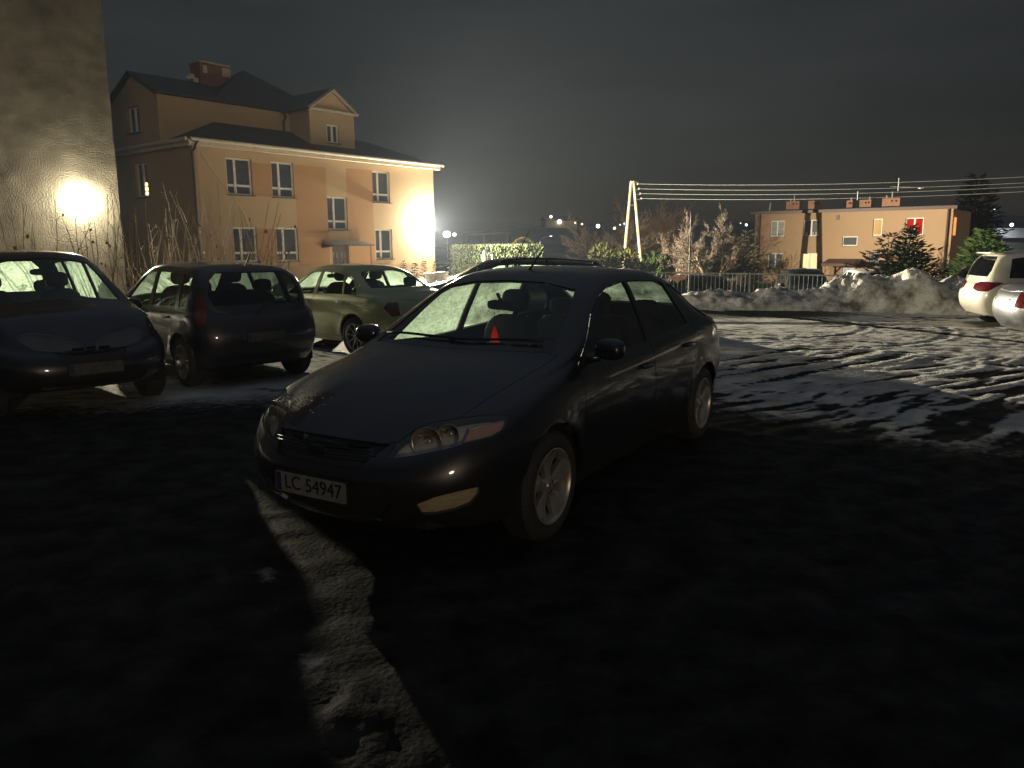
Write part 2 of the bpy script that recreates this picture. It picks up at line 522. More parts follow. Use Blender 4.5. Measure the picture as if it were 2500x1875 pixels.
def make_wheel(parent, x, y, sy, r, rimr, style, spokes, rim_mat, steer=0.0, detail=True):
    w = .205
    t = bpy.data.objects.new('wheel', None); COL.objects.link(t); t.parent = parent
    t.location = (x, y, r - .006); t.rotation_euler = (0, 0, steer); t.empty_display_size = .1
    h = w / 2
    n = 44 if detail else 20
    prof = [(rimr, -h * .82), (rimr + .02, -h), (r - .05, -h * 1.06), (r - .015, -h * .9), (r, -h * .7), (r, h * .7), (r - .015, h * .9), (r - .05, h * 1.06), (rimr + .02, h), (rimr, h * .82)]
    tb = MB().lathe(prof, axis='y', n=n)
    if detail:
        for k in range(60):
            a = 2 * math.pi * k / 60
            M = Matrix.Rotation(-a, 3, 'Y')
            tb.box(M @ Vector((r + .001, 0, 0)), (.006, w * .74, .012), M)
    tb.build('tyre', mat('tyre_rubber', (.022, .022, .022), .75, c2=(.035, .033, .03), scale=9, bump=.3, bscale=60), t, 'auto')
    rb = MB()
    o = h * sy
    rb.lathe([(rimr * .985, -o * .8), (rimr * .9, -o * .55), (rimr * .88, o * .5), (rimr * .96, o * .84), (rimr * 1.02, o * .86), (rimr * 1.035, o * 1.0), (rimr * 1.0, o * 1.02), (rimr * .955, o * .93), (rimr * .93, o * .8)], axis='y', n=n)
    f0 = o * .62
    rb.lathe([(0, o * .78), (.022, o * .78), (.03, o * .70), (.036, o * .74), (.062, f0), (.066, o * .3), (.06, -o * .3)], axis='y', n=20)
    for k in range(spokes):
        a = 2 * math.pi * (k + .25) / spokes
        ca, sa = math.cos(a), math.sin(a)
        if style == 'petal': wid = [(.045, .030), (.09, .036), (.14, .058), (rimr * .95, .088)]
        elif style == 'wide': wid = [(.045, .022), (.1, .020), (.15, .026), (rimr * .95, .036)]
        else: wid = [(.045, .017), (.1, .013), (.15, .013), (rimr * .95, .021)]
        vs = []
        for q, (rr, hw) in enumerate(wid):
            dish = o * (.66 - .10 * math.sin(q / 3 * math.pi) + .20 * (q / 3) ** 2)
            for dy, kw in ((0, -1), (.010 * sy, -.35), (.010 * sy, .35), (0, 1), (-.03 * sy, 1), (-.03 * sy, -1)):
                vs.append((ca * rr - sa * hw * kw, dish + dy, sa * rr + ca * hw * kw))
        fs = []
        for q in range(3):
            for e in range(6):
                fs.append((q * 6 + e, q * 6 + (e + 1) % 6, (q + 1) * 6 + (e + 1) % 6, (q + 1) * 6 + e))
        rb.add(vs, fs)
    rb.build('rim', rim_mat, t, 'auto', recalc=True)
    MB().lathe([(.0, 0), (rimr * .8, 0), (rimr * .8, -o * .15), (0, -o * .15)], c=(0, o * .1, 0), axis='y', n=24).build('brake_disc', mat('brake_steel', (.09, .085, .08), .5, .6), t, 'auto')
    return t

def seat(parent, x, y, m, w=.5, head=True, h=.62, rec=.30):
    o = bpy.data.objects.new('seat', None); COL.objects.link(o); o.parent = parent; o.location = (x, y, 0)
    M = Matrix.Rotation(-rec, 3, 'Y')
    b = MB(); b.blob((.18, 0, .48), (.55, w, .20), 4, 14, 8)
    b.blob((-.13, 0, .84), (.17, w, h), 3.6, 14, 10, M)
    b.build('seat_cushion', m, o, True)
    if head:
        t = Vector((-.13, 0, .84)) + M @ Vector((0, 0, h / 2 + .12))
        MB().blob(t, (.12, w * .52, .19), 3.2, 12, 8, M).build('headrest', m, o, True)
    return o

def plate_mesh(parent, M, text=None, dirty=False):  # dirty: darker copy of the plate, shade put into its colour
    """number plate on plane M (x right, y up, z out)"""
    mb = MB(); w, h = .52, .114
    pts = []
    for cx, cy, a0 in ((w / 2 - .012, h / 2 - .012, 0), (-w / 2 + .012, h / 2 - .012, 90), (-w / 2 + .012, -h / 2 + .012, 180), (w / 2 - .012, -h / 2 + .012, 270)):
        for k in range(4): pts.append((cx + .012 * math.cos(R(a0 + 30 * k)), cy + .012 * math.sin(R(a0 + 30 * k)), 0))
    mb.prism([M @ Vector(p) for p in pts], M.to_3x3() @ Vector((0, 0, .004)))
    p = mb.build('licence_plate', mat('plate_dirty', (.09, .09, .085), .6, c2=(.05, .05, .047), scale=14) if dirty else mat('plate_white', (.25, .25, .24), .5, c2=(.17, .17, .16), scale=14), parent)
    hb = MB()
    hb.prism([M @ Vector((x, y, .0)) for x, y in ((-w / 2 - .008, -h / 2 - .012), (w / 2 + .008, -h / 2 - .012), (w / 2 + .008, h / 2 + .008), (-w / 2 - .008, h / 2 + .008))], M.to_3x3() @ Vector((0, 0, -.012)))
    hb.build('plate_holder', mat('black_plastic', (.018, .018, .018), .55), p)
    eb = MB(); eb.prism([M @ Vector((x, y, .0045)) for x, y in ((-w / 2 + .006, -h / 2 + .006), (-w / 2 + .044, -h / 2 + .006), (-w / 2 + .044, h / 2 - .006), (-w / 2 + .006, h / 2 - .006))], M.to_3x3() @ Vector((0, 0, .0012)))
    eb.build('plate_band', mat('plate_blue', (.03, .035, .09), .5), p)
    if text:
        cu = bpy.data.curves.new('plate_text', 'FONT'); cu.body = text; cu.size = .105; cu.align_x = 'CENTER'; cu.align_y = 'CENTER'; cu.extrude = .0008
        to = bpy.data.objects.new('tmp', cu); COL.objects.link(to)
        bpy.context.view_layer.update()
        me = bpy.data.meshes.new_from_object(to.evaluated_get(bpy.context.evaluated_depsgraph_get()))
        bpy.data.objects.remove(to)
        xs = [v.co.x for v in me.vertices]; wd = max(xs) - min(xs); sx = .415 / wd
        for v in me.vertices:
            c = v.co; v.co = M @ Vector((c.x * sx + .022, c.y * 1.02 + .001, .0058 + c.z))
        me.materials.append(mat('plate_black', (.012, .012, .012), .5))
        link_mesh('plate_text', me, p)
    return p

BLK = lambda: mat('black_plastic', (.018, .018, .018), .55)
def make_car(name, label, loc, rz, S, paintm, group=None):
    root = thing(name, label, 'car', loc, rz, group)
    Minv = (Matrix.Translation(loc) @ Matrix.Rotation(rz, 4, 'Z')).inverted()
    z8, z6, z4, zb = (pchip(S[k]) for k in ('z8', 'z6', 'z4', 'zb'))
    wb2 = S['wb'] / 2; wr = S['wr']; ar = S['ar']
    bm = car_shell(S)
    C = Cutter(bm); lay = C.lay
    G = S.get('glass', 'clear_car_glass')
    gm = {None: glass('clear_car_glass'), 'clear': glass('clear_car_glass'), 'frost': frost('iced_glass'), 'thin': frost('thinly_iced_glass', clear=.55), 'dark': glass('tinted_car_glass', (.10, .12, .11), dirt=.012)}
    gl = S.get('panes', {})
    det = S.get('detail', True)
    # wheel arches
    for sy in (1, -1):
        for xw in (wb2, -wb2):
            cir = [(xw + ar * math.cos(a), wr + ar * math.sin(a)) for a in [2 * math.pi * k / 40 for k in range(40)]]
            C.side(cir, 99, sy, only={0}, ymin=.25, nmin=-1)
    # doors
    nxt = [10]; doors = []
    for nm_, poly in S.get('doors', []):
        for sy in (1, -1):
            C.side(poly, 98, sy, only={0}, nmin=.12)
            t = nxt[0]; nxt[0] += 1
            C.side(offset_poly(poly, .004), t, sy, only={98}, nmin=.12)
            doors.append((t, nm_, sy))
    # side windows cut automatically between belt and roof rail
    panes = []
    for wi, (xa, xb, ta, tb) in enumerate(S['wins']):
        # xa front bottom, xb rear bottom, ta front top, tb rear top
        n = 8; lo = [(xa + (xb - xa) * k / n, z4(xa + (xb - xa) * k / n) + S.get('wlo', .03)) for k in range(n + 1)]
        hi = [(tb + (ta - tb) * k / n, z6(tb + (ta - tb) * k / n) - S.get('whi', .05)) for k in range(n + 1)]
        poly = lo + hi
        pl = [poly[0]]
        for q in poly[1:]:
            if math.hypot(q[0] - pl[-1][0], q[1] - pl[-1][1]) > .012: pl.append(q)
        for sy in (1, -1):
            t = nxt[0]; nxt[0] += 1
            hit = C.side(pl, t, sy, only={0, 98} | {d[0] for d in doors}, nmin=.12)
            panes.append((t, wi, sy))
    # windscreen and rear window
    ft = lambda f: f.normal.x > .12 and f.normal.z > .15 and f.calc_center_median().z > S['wsz'] - .1
    bk = lambda f: f.normal.x < -.12 and f.normal.z > .02 and f.calc_center_median().z > S['rwz'] - .08
    C.front(S['ws'], 1, ft, only={0, 98} | {d[0] for d in doors})
    C.front(S['rw'], 2, bk, only={0})
    # bonnet
    if 'bonnet' in S:
        P = S['bonnet'] + [(x, -y) for x, y in reversed(S['bonnet']) if y > 1e-6]
        ff = lambda f: f.normal.z > .25 and f.calc_center_median().x > .4
        C.top(P, 98, ff, only={0}); C.top(offset_poly(P, .004), 3, ff, only={98})
    parts = []
    for nm_, kind, spec, m, opt in S.get('cuts', []):
        sides = (1, -1) if opt.get('both') else (opt.get('sy', 1),)
        for sy in sides:
            t = nxt[0]; nxt[0] += 1
            sx = opt.get('dir', 1)
            if kind == 'lens':
                C.lens(spec, t, Minv, sy, lambda f, sy=sy: f.calc_center_median().x > 1.2 and f.calc_center_median().y * sy > -.1 and (f.normal.x > .05 or f.normal.y * sy > .3), only=opt.get('only', {0, 3, 98}))
            elif kind == 'front':
                C.front([(y * sy, z) for y, z in spec], t, lambda f: f.normal.x * sx > opt.get('n', .2) and f.calc_center_median().x * sx > opt.get('x', 1.2), only={0, 3, 98})
            elif kind == 'side':
                C.side(spec, t, sy, only={0}, nmin=.2)
            elif kind == 'diag':
                C.diag(spec, t, sy, opt['ang'], sx, S['xf'] if sx > 0 else S['xr'], lambda f, sy=sy: f.normal.dot(Vector((math.cos(opt['ang']) * sx, math.sin(opt['ang']) * sy, 0))) > .1 and f.calc_center_median().y * sy > .05 and f.calc_center_median().x * sx > 1.0, only={0, 3, 98})
            parts.append((t, nm_, m, sy, opt))
    bm.normal_update()
    body = pull(bm, lay, {0}, 'body', paintm, root, rim=.022)
    dob = {}
    for t, nm_, sy in doors:
        o = pull(bm, lay, {t}, 'door', paintm, root, rim=.022)
        if o is None: continue
        dob[(nm_, sy)] = o
        # handle
        hx = {'front': S['hx'][0], 'rear': S['hx'][1]}[nm_]
        hz_ = z4(hx) - S.get('hdz', .10)
        best = None
        for f in bm.faces:
            c = f.calc_center_median()
            if c.y * sy > .4 and f[lay] == t:
                d = math.hypot(c.x - hx, c.z - hz_)
                if best is None or d < best[0]: best = (d, c.y)
        if best:
            hb = MB(); yy = best[1] + .012 * sy
            hb.blob((hx, yy + .016 * sy, hz_), (.20, .022, .034), 3, 12, 6)
            hb.blob((hx + .085, yy, hz_), (.03, .05, .028), 3, 8, 6); hb.blob((hx - .085, yy, hz_), (.03, .05, .028), 3, 8, 6)
            hb.build('handle', S.get('handle_mat', paintm), o, True)
    for t, wi, sy in panes:
        par = root
        w = S['wins'][wi]
        key = ('front', sy) if wi == 0 else ('rear', sy)
        if key in dob and wi <= S.get('door_wins', 1): par = dob[key]
        pull(bm, lay, {t}, 'side_window', gm[gl.get((wi, sy), gl.get('side'))], par, inset=.010)
    pull(bm, lay, {1}, 'windscreen', gm[gl.get('front')], root, inset=.006)
    pull(bm, lay, {2}, 'rear_window', gm[gl.get('back')], root, inset=.006)
    pull(bm, lay, {3}, 'bonnet', paintm, root, rim=.02)
    for t, nm_, m, sy, opt in parts:
        o = pull(bm, lay, {t}, nm_, m, root, inset=opt.get('inset', .004), rim=opt.get('rim', 0))
        if o and opt.get('back'):
            pull(bm, lay, {t}, opt['back'][0], opt['back'][1], o, inset=opt['back'][2])
        if o and opt.get('label'): o['label'] = opt['label']
    S['_bm'] = bm
    # underside and wheel housings
    u = MB(); zf = zb(0) + .03; Wn = S['W']
    xa = ar + .02
    u.prism([(x, y, zf) for x, y in ((S['xf'] - .25, -Wn * .62), (S['xf'] - .25, Wn * .62), (wb2 + xa, Wn * .80), (wb2 + xa, Wn * .66), (wb2 - xa, Wn * .66), (wb2 - xa, Wn * .86), (-wb2 + xa, Wn * .86), (-wb2 + xa, Wn * .66), (-wb2 - xa, Wn * .66), (-wb2 - xa, Wn * .8), (S['xr'] + .22, Wn * .62),
             (S['xr'] + .22, -Wn * .62), (-wb2 - xa, -Wn * .8), (-wb2 - xa, -Wn * .66), (-wb2 + xa, -Wn * .66), (-wb2 + xa, -Wn * .86), (wb2 - xa, -Wn * .86), (wb2 - xa, -Wn * .66), (wb2 + xa, -Wn * .66), (wb2 + xa, -Wn * .80))], (0, 0, .05))
    for sy in (1, -1):
        for xw in (wb2, -wb2):
            vs = []; k_ = 18
            for k in range(k_ + 1):
                a = math.pi * (-.08 + 1.16 * k / k_); rr = ar + .004
                vs += [(xw + rr * math.cos(a), sy * Wn * .955, wr + rr * math.sin(a)), (xw + rr * math.cos(a), sy * Wn * .665, wr + rr * math.sin(a))]
            u.add(vs, [(2 * k, 2 * k + 1, 2 * k + 3, 2 * k + 2) for k in range(k_)])
            u.poly([vs[2 * k + 1] for k in range(k_ + 1)])
    u.build('underbody', mat('underbody_black', (.012, .012, .012), .9), root)
    rimm = S.get('rim_mat') or mat('alloy_silver', (.42, .42, .41), .3, .85, c2=(.28, .27, .25), scale=10)
    for sy in (1, -1):
        for xw in (wb2, -wb2):
            make_wheel(root, xw, sy * (Wn * wyo(S) - .108), sy, wr, S.get('rimr', .215), S.get('style', 'thin'), S.get('spokes', 8), rimm, S.get('steer', 0) if xw > 0 else 0, det)
    # cabin
    if S.get('cabin', True):
        sm = mat('seat_cloth', (.022, .022, .024), .9, c2=(.012, .012, .013), scale=40)
        xs = S['cab'][0]; xe = S['cab'][1]; dz = S.get('cabz', 0)
        for sy in (1, -1):
            o = seat(root, xs, sy * .37, sm); o.location.z = dz
        rb = bpy.data.objects.new('rear_bench', None); COL.objects.link(rb); rb.parent = root; rb.location = (xe, 0, dz)
        b = MB(); b.blob((.2, 0, .47), (.52, 1.25, .2), 5, 20, 8); b.blob((-.1, 0, .80), (.2, 1.28, .58), 5, 20, 8, Matrix.Rotation(-.4, 3, 'Y'))
        b.build('bench_cushion', sm, rb, True)
        for y in (-.42, .42): MB().blob((-.26, y, 1.14), (.11, .26, .17), 3, 12, 8).build('headrest', sm, rb, True)
        dm = mat('dashboard_black', (.02, .02, .02), .6, c2=(.028, .028, .028), scale=30)
        xd = S['cab'][2]
        d = MB(); d.blob((xd, 0, z4(xd) - .10), (.62, 1.36, .24), 4.5, 24, 10)
        d.blob((xd - .14, .37, z4(xd) + .01), (.26, .36, .12), 2.6, 14, 8)
        d.build('dashboard', dm, root, True)
        w = MB(); c = Vector((xd - .34, .37, z4(xd) - .05)); M = Matrix.Rotation(R(-28), 3, 'Y')
        ring = [c + M @ Vector((0, .185 * math.cos(2 * math.pi * k / 24), .185 * math.sin(2 * math.pi * k / 24))) for k in range(25)]
        w.tube(ring, .016, 8, False)
        w.blob(c, (.06, .15, .13), 2.6, 10, 6, M)
        for a in (0, 180, 270): w.bar(c, c + M @ Vector((0, .18 * math.cos(R(a)), .18 * math.sin(R(a)))), .03, .015)
        w.build('steering_wheel', dm, root, True)
        xm = S['cab'][3]
        mm = MB(); mm.blob((xm, 0, z8(xm) - .13), (.05, .25, .075), 3.4, 14, 8); mm.tube([(xm, 0, z8(xm) - .12), (xm + .06, 0, z8(xm + .06) - .015)], .012, 6)
        mm.build('rear_view_mirror', dm, root, True)
    # door mirrors
    if 'mir' in S:
        x, y, z = S['mir']
        for sy in (1, -1):
            mk = S.get('mirs', 1); b = MB(); b.blob((x, sy * y, z), (.17 * mk, .23 * mk, .16 * mk), 2.7, 16, 10, Matrix.Rotation(R(-12) * sy, 3, 'Z')); b.tube([(x + .01, sy * (y - .06), z - .05), (x + .04, sy * (y - .2), z - .075)], [.03, .04], 8)
            b.build('door_mirror', S.get('mir_mat', paintm), root, True)
    return root
def wyo(S): return S.get('wy', (.905, .968, 1.0, .982, .94))[2]

def mpoly(half): return half + [(-y, z) for y, z in reversed(half) if y > 1e-6]

def tall_spec(L=4.2, W=.89, H=1.55, wb=2.6, **kw):
    """five-door upright car"""
    xf, xr = L / 2 + .02, -L / 2 - .0
    k = H / 1.55
    S = dict(xf=xf, xr=xr, W=W, wb=wb, wr=.315, ar=.365,
        z8=[(xr + .10, .93 * k), (xr + .16, 1.08 * k), (xr + .30, 1.36 * k), (xr + .42, 1.47 * k), (xr + .8, 1.52 * k), (-.3, H), (.15, 1.535 * k), (.45, 1.46 * k), (.80, 1.26 * k), (1.12, 1.06 * k), (1.22, 1.03 * k), (1.6, .95 * k), (xf - .25, .84), (xf - .09, .70)],
        z6=[(xr + .10, .92 * k), (xr + .18, 1.06 * k), (xr + .34, 1.32 * k), (xr + .48, 1.40 * k), (xr + .8, 1.45 * k), (-.3, 1.475 * k), (.05, 1.455 * k), (.35, 1.36 * k), (.68, 1.18 * k), (1.0, 1.0 * k), (1.2, .96 * k), (1.6, .90 * k), (xf - .25, .78), (xf - .09, .69)],
        z4=[(xr + .1, .90 * k), (xr + .3, .97 * k), (-1.0, .96 * k), (0, .94 * k), (1.0, .925 * k), (1.4, .86), (xf - .4, .76), (xf - .09, .66)],
        zb=[(xr, .30), (xr + .6, .22), (0, .21), (xf - .6, .22), (xf, .25)],
        r6=[(xr, .86), (xr + .4, .80), (-.5, .745), (.1, .75), (.5, .80), (1.0, .90), (1.3, .88), (xf, .8)],
        wsz=1.02 * k, rwz=1.0 * k, Lf=.7, Lr=.42, pr=3.0,
        ws=mpoly([(.0, 1.065 * k), (.35, 1.06 * k), (.66, 1.02 * k), (.56, 1.34 * k), (.53, 1.41 * k), (.3, 1.455 * k), (.0, 1.465 * k)]),
        rw=[(-.58, 1.02 * k), (.58, 1.02 * k), (.62, 1.15 * k), (.55, 1.34 * k), (.45, 1.42 * k), (-.45, 1.42 * k), (-.55, 1.34 * k), (-.62, 1.15 * k)],
        wins=[(.74, -.22, .20, -.20), (-.32, -1.12, -.30, -1.05), (-1.22, xr + .50, -1.18, xr + .56)],
        doors=[('front', [(.95, .28), (.98, .9), (.72, 1.0 * k), (.28, 1.33 * k), (.02, 1.44 * k), (-.26, 1.455 * k), (-.27, .28)]), ('rear', [(-.275, .28), (-.265, 1.455 * k), (-.6, 1.45 * k), (-1.08, 1.42 * k), (-1.17, .95), (-1.02, .70), (-.90, .50), (-.88, .28)])],
        hx=(-.10, -.92), cab=(-.05, -.85, .82, .50), mir=(.66, W + .08, 1.0 * k), cabz=.08 * k)
    S.update(kw)
    return S
# ------------------------------------------------------------------ lamps on cars
HEAD = lambda: glass('headlight_glass', (.92, .92, .88), base=.07, dirt=.08)
CHROME = lambda: mat('headlight_chrome', (.62, .58, .50), .30, .7, c2=(.30, .28, .25), scale=14)
RED = lambda: mat('tail_light_red', (.15, .008, .008), .15, c2=(.07, .004, .004), scale=30, coat=1)
AMBER = lambda: mat('indicator_amber', (.62, .30, .20), .25, c2=(.5, .22, .13), scale=30, coat=1)
INNER = lambda: mat('lamp_inner', (.05, .048, .045), .35, .5)

# ------------------------------------------------------------------ the dark saloon-shaped hatchback in front
black_paint = paint('dark_graphite_paint', (.018, .019, .024), .30, .35)
hero = dict(xf=2.44, xr=-2.36, W=.943, wb=2.85, wr=.328, ar=.372, flare=.022, crown=.82, nm=52, nf=10, sub=5, Lf=.86, pf=2.35, Lr=.62, pr=2.6,
    dxf=(.16, .05, 0, .03, .10), dxr=(.14, .03, 0, .05, .09),
    z8=[(-2.27, .985), (-2.18, 1.09), (-2.05, 1.135), (-1.9, 1.20), (-1.5, 1.39), (-1.2, 1.485), (-.8, 1.55), (-.3, 1.565), (.1, 1.54), (.4, 1.46), (.7, 1.315), (1.08, 1.095), (1.16, 1.06), (1.5, .995), (1.95, .895), (2.2, .80), (2.34, .715)],
    z6=[(-2.27, .97), (-2.15, 1.06), (-2.0, 1.105), (-1.75, 1.19), (-1.2, 1.425), (-.8, 1.485), (-.3, 1.50), (.05, 1.475), (.3, 1.41), (.6, 1.265), (.95, 1.08), (1.1, 1.02), (1.5, .935), (1.95, .83), (2.2, .755), (2.34, .69)],
    z4=[(-2.27, .94), (-2.0, 1.03), (-1.6, 1.065), (-1.2, 1.05), (0, .985), (.9, .95), (1.3, .905), (1.8, .815), (2.1, .735), (2.34, .655)],
    zb=[(-2.36, .30), (-1.9, .24), (0, .20), (1.8, .205), (2.44, .235)],
    r6=[(-2.3, .72), (-1.9, .71), (-1.2, .705), (-.3, .70), (.2, .72), (.6, .81), (1.0, .885), (1.3, .85), (2.0, .75), (2.34, .70)],
    wsz=1.0, rwz=1.15,
    ws=mpoly([(0, 1.11), (.35, 1.10), (.71, 1.05), (.625, 1.29), (.555, 1.42), (.3, 1.465), (0, 1.475)]),
    rw=mpoly([(0, 1.18), (.55, 1.18), (.54, 1.36), (.46, 1.43), (0, 1.445)]),
    wins=[(.76, -.17, .30, -.20), (-.25, -1.10, -.26, -.98), (-1.18, -1.70, -1.06, -1.46)], wlo=.025, whi=.045,
    doors=[('front', [(.98, .29), (1.0, .60), (.98, .98), (.84, 1.06), (.55, 1.26), (.3, 1.375), (.05, 1.44), (-.205, 1.455), (-.215, .29)]),
           ('rear', [(-.222, .29), (-.212, 1.455), (-.8, 1.43), (-1.08, 1.39), (-1.21, 1.08), (-1.17, .80), (-1.06, .62), (-1.02, .29)])],
    bonnet=[(1.165, 0), (1.13, .45), (1.04, .76), (1.5, .72), (1.95, .66), (2.2, .52), (2.275, .36), (2.295, .2), (2.30, 0)],
    hx=(-.03, -.98), hdz=.135, cab=(-.08, -1.02, .84, .48), cabz=.02, mir=(.80, 1.01, 1.07), mirs=.86, panes={(0, -1): 'frost', (1, -1): 'thin', 'back': 'thin'}, rimr=.222, style='petal', spokes=5,
    rim_mat=mat('alloy_grey', (.50, .48, .44), .34, .6, c2=(.32, .30, .27), scale=7))
hero['cuts'] = [
    ('grille', 'front', mpoly([(0, .575), (.30, .58), (.405, .695), (0, .70)]), BLK(), dict(inset=.02, rim=.02)),
    ('lower_grille', 'front', mpoly([(0, .265), (.36, .275), (.47, .40), (.44, .49), (0, .49)]), BLK(), dict(inset=.02)),
    ('headlight', 'lens', [(941, 1121), (965, 1090), (990, 1064), (1022, 1043), (1062, 1029), (1120, 1020), (1190, 1012), (1244, 1013), (1240, 1032), (1228, 1052), (1205, 1066), (1150, 1079), (1085, 1097), (1010, 1112)], HEAD(), dict(both=1, inset=.003, back=('reflector_bowl', mat('lamp_bowl_grey', (.82, .74, .62), .4, .1, c2=(.55, .49, .40), scale=12), .055))),
    ('fog_light', 'lens', [(1016, 1232), (1062, 1214), (1110, 1202), (1162, 1190), (1172, 1189), (1168, 1208), (1150, 1230), (1112, 1246), (1066, 1256), (1033, 1257)], HEAD(), dict(both=1, inset=.002, back=('fog_reflector', mat('fog_trim_pale', (.80, .67, .48), .35, .1, c2=(.55, .44, .30), scale=18, stretch=(1, 1, 4)), .02))),
    ('tail_light', 'diag', [(.05, .80), (.55, .80), (.62, .90), (.60, .99), (.05, .96)], RED(), dict(both=1, dir=-1, ang=R(45), inset=.002)),
]
HEROLOC = (.178, 6.139, 0); HERORZ = -2.1148
hero_car = make_car('parked_car', 'dark grey fastback hatchback facing the camera in the middle of the lot, plate LC 54947', HEROLOC, HERORZ, hero, black_paint)
HM = Matrix.Translation(HEROLOC) @ Matrix.Rotation(HERORZ, 4, 'Z'); HI = HM.inverted()
hbm = hero['_bm']; hbvh = BVHTree.FromBMesh(hbm)
def on_hero(px, py):
    o = HI @ Vector((0, 0, CAMZ)); d = (HI.to_3x3() @ ray(px, py)).normalized()
    return hbvh.ray_cast(o, d)[:2]
# plate, badge, headlight innards, wipers, aerial
plate_mesh(hero_car, Matrix.Translation((2.452, 0, .452)) @ Matrix(((0, 0, 1), (1, 0, 0), (0, 1, 0))).to_4x4(), 'LC 54947')
b = MB()
for k in range(5): b.tube([(2.375 + .012 * (1 - abs(t) / .4) - .05 * (t / .4) ** 2, t, .588 + .021 * k) for t in [-.36 + .072 * i for i in range(11)]], .004, 6)
b.build('grille_bars', mat('dark_chrome', (.035, .035, .037), .35, .6), hero_car, True)
b = MB(); b.blob((2.39, 0, .645), (.022, .15, .058), 2.2, 24, 10); b.build('badge', mat('dark_chrome', (.035, .035, .037), .35, .6), hero_car, True)
for sy in (1, -1):
    hl = [o for o in hero_car.children if o.name.startswith('headlight')][0 if sy == 1 else 1]
    for (px, py), rr in (((1038, 1083), .085), ((1092, 1064), .06)):
        p, n = on_hero(px, py)
        if p is None: continue
        ax = Vector((.93, .36, .06)).normalized(); x = ax.orthogonal().normalized(); y = ax.cross(x)
        c = p - ax * .075
        b = MB(); vs = []; fs = []; n_ = 28
        prof = [(rr, .055), (rr * .97, .058), (rr * .86, .02), (rr * .6, -.015), (rr * .25, -.03), (.0, -.032)]
        for q, h in prof:
            for k in range(n_):
                a = 2 * math.pi * k / n_; w = c + x * (q * math.cos(a)) + y * (q * math.sin(a)) + ax * h
                vs.append((w.x, w.y * sy, w.z))
        for i in range(len(prof) - 1):
            for k in range(n_): fs.append((i * n_ + k, i * n_ + (k + 1) % n_, (i + 1) * n_ + (k + 1) % n_, (i + 1) * n_ + k))
        b.add(vs, fs); q = c + ax * .0; b.blob((q.x, q.y * sy, q.z), (.045, .045, .045), 2, 12, 8)
        b.build('reflector', CHROME(), hl, True, recalc=True)
    b = MB(); pl = []
    for px, py in ((1132, 1075), (1148, 1040), (1236, 1020), (1230, 1045), (1205, 1060)):
        p, n = on_hero(px, py); pl.append(p - n * .03)
    b.prism([(p.x, p.y * sy, p.z) for p in pl], Vector((-.02, -.03 * sy, 0))); b.build('indicator', AMBER(), hl)
wv = MB()
for ya, yb in ((.62, -.05), (-.02, -.66)):
    pts = []
    for k in range(9):
        y = ya + (yb - ya) * k / 8; hit = hbvh.ray_cast(Vector((1.12 - .10 * (y / .7) ** 2 + .012 * k / 8 - .06, y, 2)), Vector((0, 0, -1)))[0]
        pts.append(hit + Vector((.008, 0, .014)))
    wv.tube(pts, .009, 6)
wv.build('wiper', BLK(), hero_car, True)
b = MB(); b.tube([(.10, 0, 1.52), (.02, 0, 1.58), (-.16, 0, 1.71)], [.012, .008, .004], 8); b.blob((.10, 0, 1.522), (.09, .05, .035), 2.5, 10, 6)
b.build('aerial', BLK(), hero_car, True)
# frost flakes and drops on the nose corner nearest the flood light
dm = MB(); k = 0
while k < 130:
    px, py = rnd.gauss(715, 38), rnd.gauss(975, 18); p, n = on_hero(px, py)
    if p is None or p.x < 1.3: k += 1; continue
    r_ = rnd.uniform(.0025, .006); dm.blob(p + n * .0008, (r_ * 2.2, r_ * 1.8, r_), 2, 7, 4); k += 1
tag(dm.build('ice_drops', mat('ice_drop', (.75, .78, .8), .08, coat=1), hero_car, True), kind='stuff')
# red triangle hanging from the mirror
t_ = thing('air_freshener', 'orange-red triangular ornament hanging from the mirror of the plated hatchback', 'ornament', HM @ Vector((.55, -.02, 1.07)), HERORZ)
b = MB(); b.tube([(0, 0, .20), (0, 0, .07)], .0015, 4); b.build('cord', BLK(), t_)
b = MB(); vs = [(-.004, -.048, -.06), (-.004, .048, -.06), (-.004, .012, .06), (-.004, -.012, .06)]; b.prism(vs, (.008, 0, 0)); b.prism([(-.004, -.012, .06), (-.004, .012, .06), (-.004, 0, .085)], (.008, 0, 0))
b.build('tag', frost('ornament_red', (.98, .13, .03), clear=.02, scale=40), t_)

# ------------------------------------------------------------------ the other cars
def std_cuts(S, tail=True, k=1.0, grille=True):
    xf, xr, W = S['xf'], S['xr'], S['W']
    c = [('headlight', 'diag', [(.12, .62 * k), (.50, .67 * k), (.72, .80 * k), (.62, .84 * k), (.30, .77 * k), (.12, .70 * k)], HEAD(), dict(both=1, ang=R(45), inset=.003, back=('reflector_bowl', CHROME(), .045)))]
    if grille:
        c += [('grille', 'front', mpoly([(0, .55 * k), (.30, .56 * k), (.36, .66 * k), (0, .67 * k)]), BLK(), dict(inset=.02)),
              ('lower_grille', 'front', mpoly([(0, .29), (.50, .30), (.55, .42), (0, .43)]), BLK(), dict(inset=.02))]
    return c
